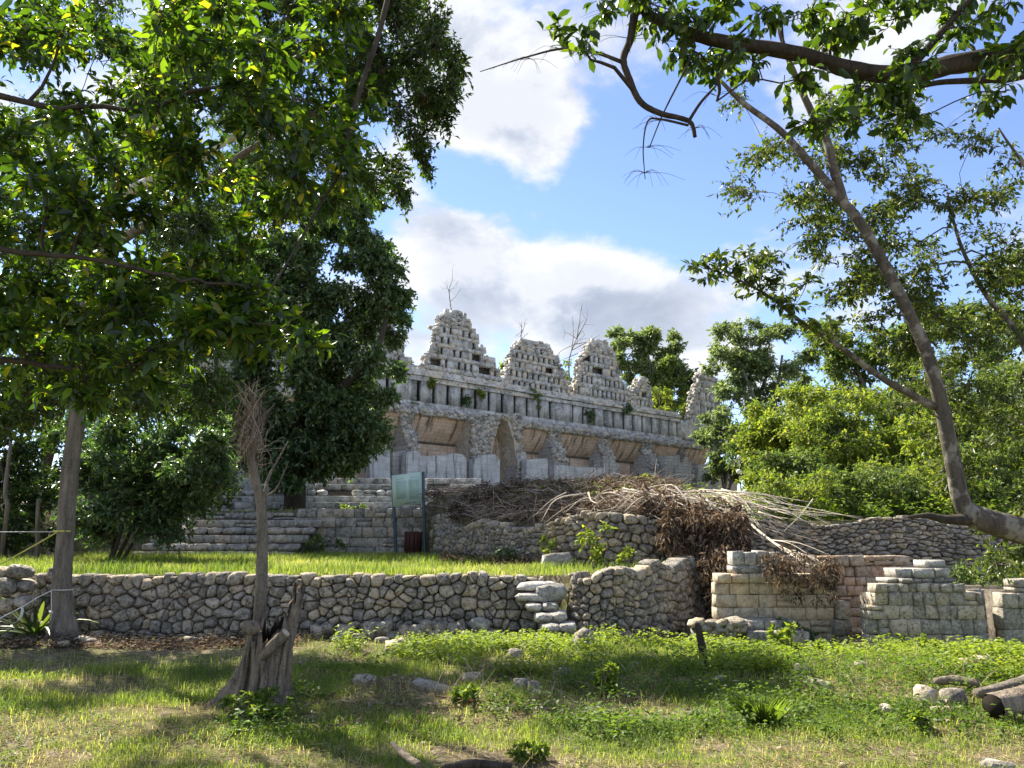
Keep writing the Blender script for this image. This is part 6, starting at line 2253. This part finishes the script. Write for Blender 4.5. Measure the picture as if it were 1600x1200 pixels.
def weeds(name, label, x, y, ht, nl, L, mat, rlo=0.0, rhi=1.0, spread=.09, z=None):
    """many little leafy plants as one mass"""
    n = len(x)
    zz = H(x, y) if z is None else z
    base = np.stack([x, y, zz], 1)
    t = rg.rand(n, nl)
    a = rg.rand(n, nl) * 6.28
    rad = spread * (0.25 + rg.rand(n, nl)) * (ht[:, None] / .2) ** .6
    P = base[:, None] + np.stack([np.cos(a) * rad * t, np.sin(a) * rad * t, ht[:, None] * (.15 + .85 * t)], -1)
    D = np.stack([np.cos(a), np.sin(a), .25 - .5 * rg.rand(n, nl)], -1) + rg.randn(n, nl, 3) * .25
    U = np.array([0, 0, 1.0]) + rg.randn(n, nl, 3) * .35
    Ll = L * (.6 + .7 * rg.rand(n, nl)) * (ht[:, None] / .2) ** .3
    V, F, k = leaves_low(P.reshape(-1, 3), D.reshape(-1, 3), U.reshape(-1, 3), Ll.ravel(), .55, .3, .15)
    pl = rlo + (rhi - rlo) * np.clip(rg.rand(n, 1) * .6 + rg.rand(n, nl) * .4, 0, 1)
    o = link(name, np_mesh(name, V, F, mat, False, np.repeat(pl.ravel(), k)))
    return tag(o, label, 'weeds', None, 'stuff')


# low clover-like cover over the whole front
n = 15000
x, y = sample_ground(n, 4.4, 13.3)
d = dryf(x + 3, y)
bare = np.exp(-((x + 5.2) / 3.0) ** 2 - ((y - 12.2) / 1.7) ** 2)
keep = (d < .55) & (fbm(x * 1.1 + 40, y * 1.1, 2) > .42) & (rg.rand(n) > bare * 1.2)
x, y = x[keep], y[keep]
weeds('weeds', 'low leafy weeds scattered through the near grass', x, y, .03 + .07 * rg.rand(len(x)) ** 2, 9, .032, M['weed'], 0, .9, .07)
# bright tall weeds before the ruins
n = 7000
x = -2.6 + 13 * rg.rand(n)
y = 8.9 + 3.6 * rg.rand(n)
px, py, _ = proj(np.stack([x, y, np.zeros(n)], 1))
keep = (fbm(x * 1.0 + 5, y * 1.0, 2) > .47) & (y > np.interp(px, [480, 600, 800, 1600], [12.6, 11.0, 9.3, 8.9])) & (y < np.interp(x, [-3, 3, 4.5, 6, 12], [12.9, 13.0, 12.4, 12.3, 12.3]))
x, y = x[keep], y[keep]
h = (.09 + .22 * rg.rand(len(x)) ** 1.5) * (.6 + .8 * fbm(x * 1.3, y * 1.3, 2))
weeds('weeds', 'bright lime-green weeds in a band before the ruined rooms', x, y, h, 20, .058, M['weed'], .45, 1.0, .12)
# dry stalks standing and lying among them
m2 = 2600
xs_ = -2.4 + 12.4 * rg.rand(m2)
ys_ = 8.0 + 4.4 * rg.rand(m2)
kk = fbm(xs_ * .9 + 31, ys_ * .9, 2) > .5
xs_, ys_ = xs_[kk], ys_[kk]
A_ = np.stack([xs_, ys_, H(xs_, ys_)], 1)
E_ = A_ + nrmz(rg.randn(len(xs_), 3) * np.array([1, 1, .25]) + np.array([0, 0, .35])) * (.12 + .35 * rg.rand(len(xs_), 1))
V, F = twig_batch(A_, (A_ + E_) / 2 + rg.randn(len(xs_), 3) * .03, E_, .0035)
tag(link('dry_stalks', np_mesh('dry_stalks', V, F, M['straw'], False, np.repeat(rg.rand(len(xs_)), 12))), 'dry stalks and twigs tangled in the weeds before the ruins', 'straw', None, 'stuff')
# brown dead foliage patches in the weeds
m2 = 9000
xs_ = -2.6 + 11 * rg.rand(m2)
ys_ = 6.4 + 5.2 * rg.rand(m2)
kk = fbm(xs_ * .8 + 71, ys_ * .8, 2) > .56
xs_, ys_ = xs_[kk], ys_[kk]
P = np.stack([xs_, ys_, H(xs_, ys_) + .01 + .10 * rg.rand(len(xs_)) ** 2], 1)
V, F, k = leaves_low(P, rg.randn(len(xs_), 3) * np.array([1, 1, .4]), np.array([0, 0, 1.]) + rg.randn(len(xs_), 3) * .5, .04 + .06 * rg.rand(len(xs_)), .35, .3, .1)
tag(link('leaf_litter', np_mesh('leaf_litter', V, F, M['deadleaf'], False, np.repeat(.3 + .7 * rg.rand(len(xs_)), k))), 'brown leaf litter in patches among the weeds', 'litter', None, 'stuff')
# weeds of the hollow, its shade put into their darker leaf colours
n = 1900
x = -2.4 + 8 * rg.rand(n)
y = 6.6 + 3.6 * rg.rand(n)
keep = fbm(x * .9 + 9, y * .9, 2) > .47
x, y = x[keep], y[keep]
weeds('weeds', 'weeds in the hollow past the stump, shade put into their leaf colour', x, y, .08 + .18 * rg.rand(len(x)) ** 2, 15, .05, M['weed'], 0, .55, .11)
# weeds along the edge of the mound and on wall tops
n = 260
x = -.5 + 6.2 * rg.rand(n)
y = np.interp(x, BX, BY) + 1.2 + 2.6 * rg.rand(n)
weeds('weeds', 'light weeds along the crest of the mound behind the brush', x, y, .08 + .15 * rg.rand(n), 16, .07, M['weed'], .4, 1, .14)
n = 260
x = 4.2 + 10 * rg.rand(n)
y = 17.7 + 1.8 * rg.rand(n)
weeds('weeds', 'weeds rooted above the wall of thin stones', x, y, .2 + .35 * rg.rand(n), 18, .08, M['weed'], .1, .8, .16)

# straw and dead stalks lying flat
n = 60000
x, y = sample_ground(n, 4.4, 12.8)
d = dryf(x, y)
keep = rg.rand(n) < np.clip((d - .45) * 6, .05, 1)
x, y = x[keep], y[keep]
m_ = len(x)
P = np.stack([x, y, H(x, y) + .008 + .03 * rg.rand(m_) ** 2], 1)
V, F, k = leaves_low(P, rg.randn(m_, 3) * np.array([1, 1, .12]) + np.array([0, 0, .05]), np.tile(np.array([0, 0, 1.0]), (m_, 1)), .05 + .14 * rg.rand(m_), .03, .1, .04)
tag(link('straw_litter', np_mesh('straw_litter', V, F, M['straw'], False, np.repeat(rg.rand(m_), k))), 'pale dry straw lying in patches over the near ground', 'straw', None, 'stuff')
# pebbles and grit
acc = Acc()
for _ in range(420):
    yy = 4.6 * (13.2 / 4.6) ** rg.rand()
    xx = (rg.rand() * 2 - 1) * (.72 * yy + .5)
    V, F = RB[rg.randint(8)]
    s_ = .012 + .03 * rg.rand() ** 2
    acc.add(V * s_ * np.array([1.3, 1, .8]) + np.array([xx, yy, float(H(xx, yy)) + s_ * .2]), F, rg.rand())
tag(acc.obj('pebbles', M['rubble'], None, True), 'small pale pebbles scattered over the near ground', 'pebbles', None, 'stuff')


# ---- single plants one can pick out
def plant(name, label, px, pyb, Y, hpx, wpx, mat, L, ncl, seed, zb=None, group=None):
    b = at(px, pyb, Y)
    b[2] = float(H(b[0], b[1])) if zb is None else zb
    t = Tree(name, label, 'plant', b, seed, M['bark'], mat, L, .5, False, .1, group, -.1)
    s = Y / FPX
    for k in range(4):
        e = b + np.array([wpx * s * .35 * t.r.randn(), .1 * t.r.randn(), hpx * s * (.6 + .4 * t.r.rand())])
        t.stem([b - np.array([0, 0, .04]), (b + e) / 2 + t.r.randn(3) * .02, e], [.008, .006, .003], 5)
    for k in range(ncl):
        f = (k + .6) / ncl
        c = b + np.array([wpx * s * .32 * t.r.randn(), wpx * s * .3 * t.r.randn(), hpx * s * (.2 + .75 * f)])
        t.clump(c, (wpx * s * .3, wpx * s * .3, hpx * s * .2), 8, 7, twr=.002)
    return t.done(crown='foliage')


plant('wall_weed', 'tall bright weed growing against the rubble wall end', 928, 893, 15.6, 68, 40, M['leaf_lime'], .085, 9, 601, 1.0)
plant('wall_weed', 'small bright weed on the wall above the pale boulder', 868, 866, 16.9, 30, 26, M['leaf_lime'], .075, 5, 602, 1.2)
plant('wall_weed', 'pale weed on the crest of the rubble wall end', 982, 880, 15.2, 26, 24, M['leaf_lime'], .07, 5, 603, 1.1)
plant('wall_weed', 'dark leafy plant at the edge of the lawn near the rubble wall', 782, 882, 17.6, 26, 34, M['leaf_fig'], .09, 6, 604)
plant('wall_weed', 'pale weed in the gap left of the cream ruin', 1136, 915, 14.0, 34, 22, M['leaf_lime'], .07, 5, 605, .45)
plant('wall_weed', 'dark green weed on the ledge under the cream ruin', 1222, 975, 13.1, 20, 22, M['leaf_fig'], .06, 5, 606, .1)
plant('wall_weed', 'second dark green weed, at the jamb foot of the cream ruin', 1262, 994, 12.9, 32, 26, M['leaf_fig'], .06, 6, 607, -.1)
plant('weed_plant', 'tall leafy weed in front of the stone ledge', 1236, 1022, 11.4, 52, 46, M['leaf_lime'], .09, 8, 608)
plant('weed_plant', 'leafy bright weed under the carved pier', 1450, 1020, 11.3, 34, 40, M['leaf_lime'], .08, 7, 609)
plant('weed_plant', 'rounded heap of cut foliage at the foot of the stump', 400, 1108, 7.35, 36, 64, M['weed'], .05, 14, 610)
plant('weed_plant', 'bright weed in front of the pair of boulders', 1448, 1125, 6.9, 30, 30, M['weed'], .05, 7, 611)
plant('weed_plant', 'yellow-green sapling in the shaded weeds', 952, 1080, 8.3, 44, 26, M['weed'], .07, 7, 612)
plant('weed_plant', 'bright low weed in the shaded hollow', 722, 1085, 8.0, 26, 34, M['weed'], .06, 7, 613)
plant('weed_plant', 'dark leafy weed in the nearest grass', 825, 1160, 6.1, 26, 50, M['weed'], .05, 9, 614)
plant('weed_plant', 'bright weed sprouting beside the slab steps', 862, 1005, 12.6, 24, 36, M['weed'], .07, 7, 615)
plant('wall_weed', 'bright weed on the mound crest before the vaults', 1018, 752, 20.5, 22, 22, M['leaf_lime'], .10, 5, 616)
plant('wall_weed', 'lime weed clump at the brush heap crest', 1115, 765, 19.5, 18, 40, M['leaf_lime'], .09, 6, 617)
plant('wall_weed', 'loose green bush at the top of the crumbling stairs', 335, 800, 27, 40, 60, M['leaf_bg'], .14, 12, 618)
plant('wall_weed', 'low green bush at the corner of the block wall', 500, 862, 24.3, 30, 44, M['leaf_bg'], .11, 9, 619)
plant('wall_weed', 'green bush on the bleached steps', 545, 795, 29.6, 16, 40, M['leaf_bg'], .12, 8, 620)
# tuft of tall grass
tb = np.array([*at(1190, 1115, 7.2)[:2], 0.0])
tb[2] = float(H(tb[0], tb[1]))
tf = thing('grass_tuft', 'tall dark grass tuft at the rim of the shaded hollow', 'plant', tb)
n = 260
a = rg.rand(n) * 6.28
D = np.stack([np.cos(a) * .5, np.sin(a) * .5, .6 + rg.rand(n)], 1)
P = np.stack([np.cos(a), np.sin(a), np.zeros(n)], 1) * .09 * rg.rand(n, 1)
V, F, k = leaves_low(P, D, np.stack([-np.cos(a), -np.sin(a), np.ones(n)], 1), .15 + .16 * rg.rand(n), .05, .3, .25)
link('blades', np_mesh('blades', V, F, M['grass'], False, np.repeat(.5 * rg.rand(n), k)), tf)['kind'] = 'stuff'
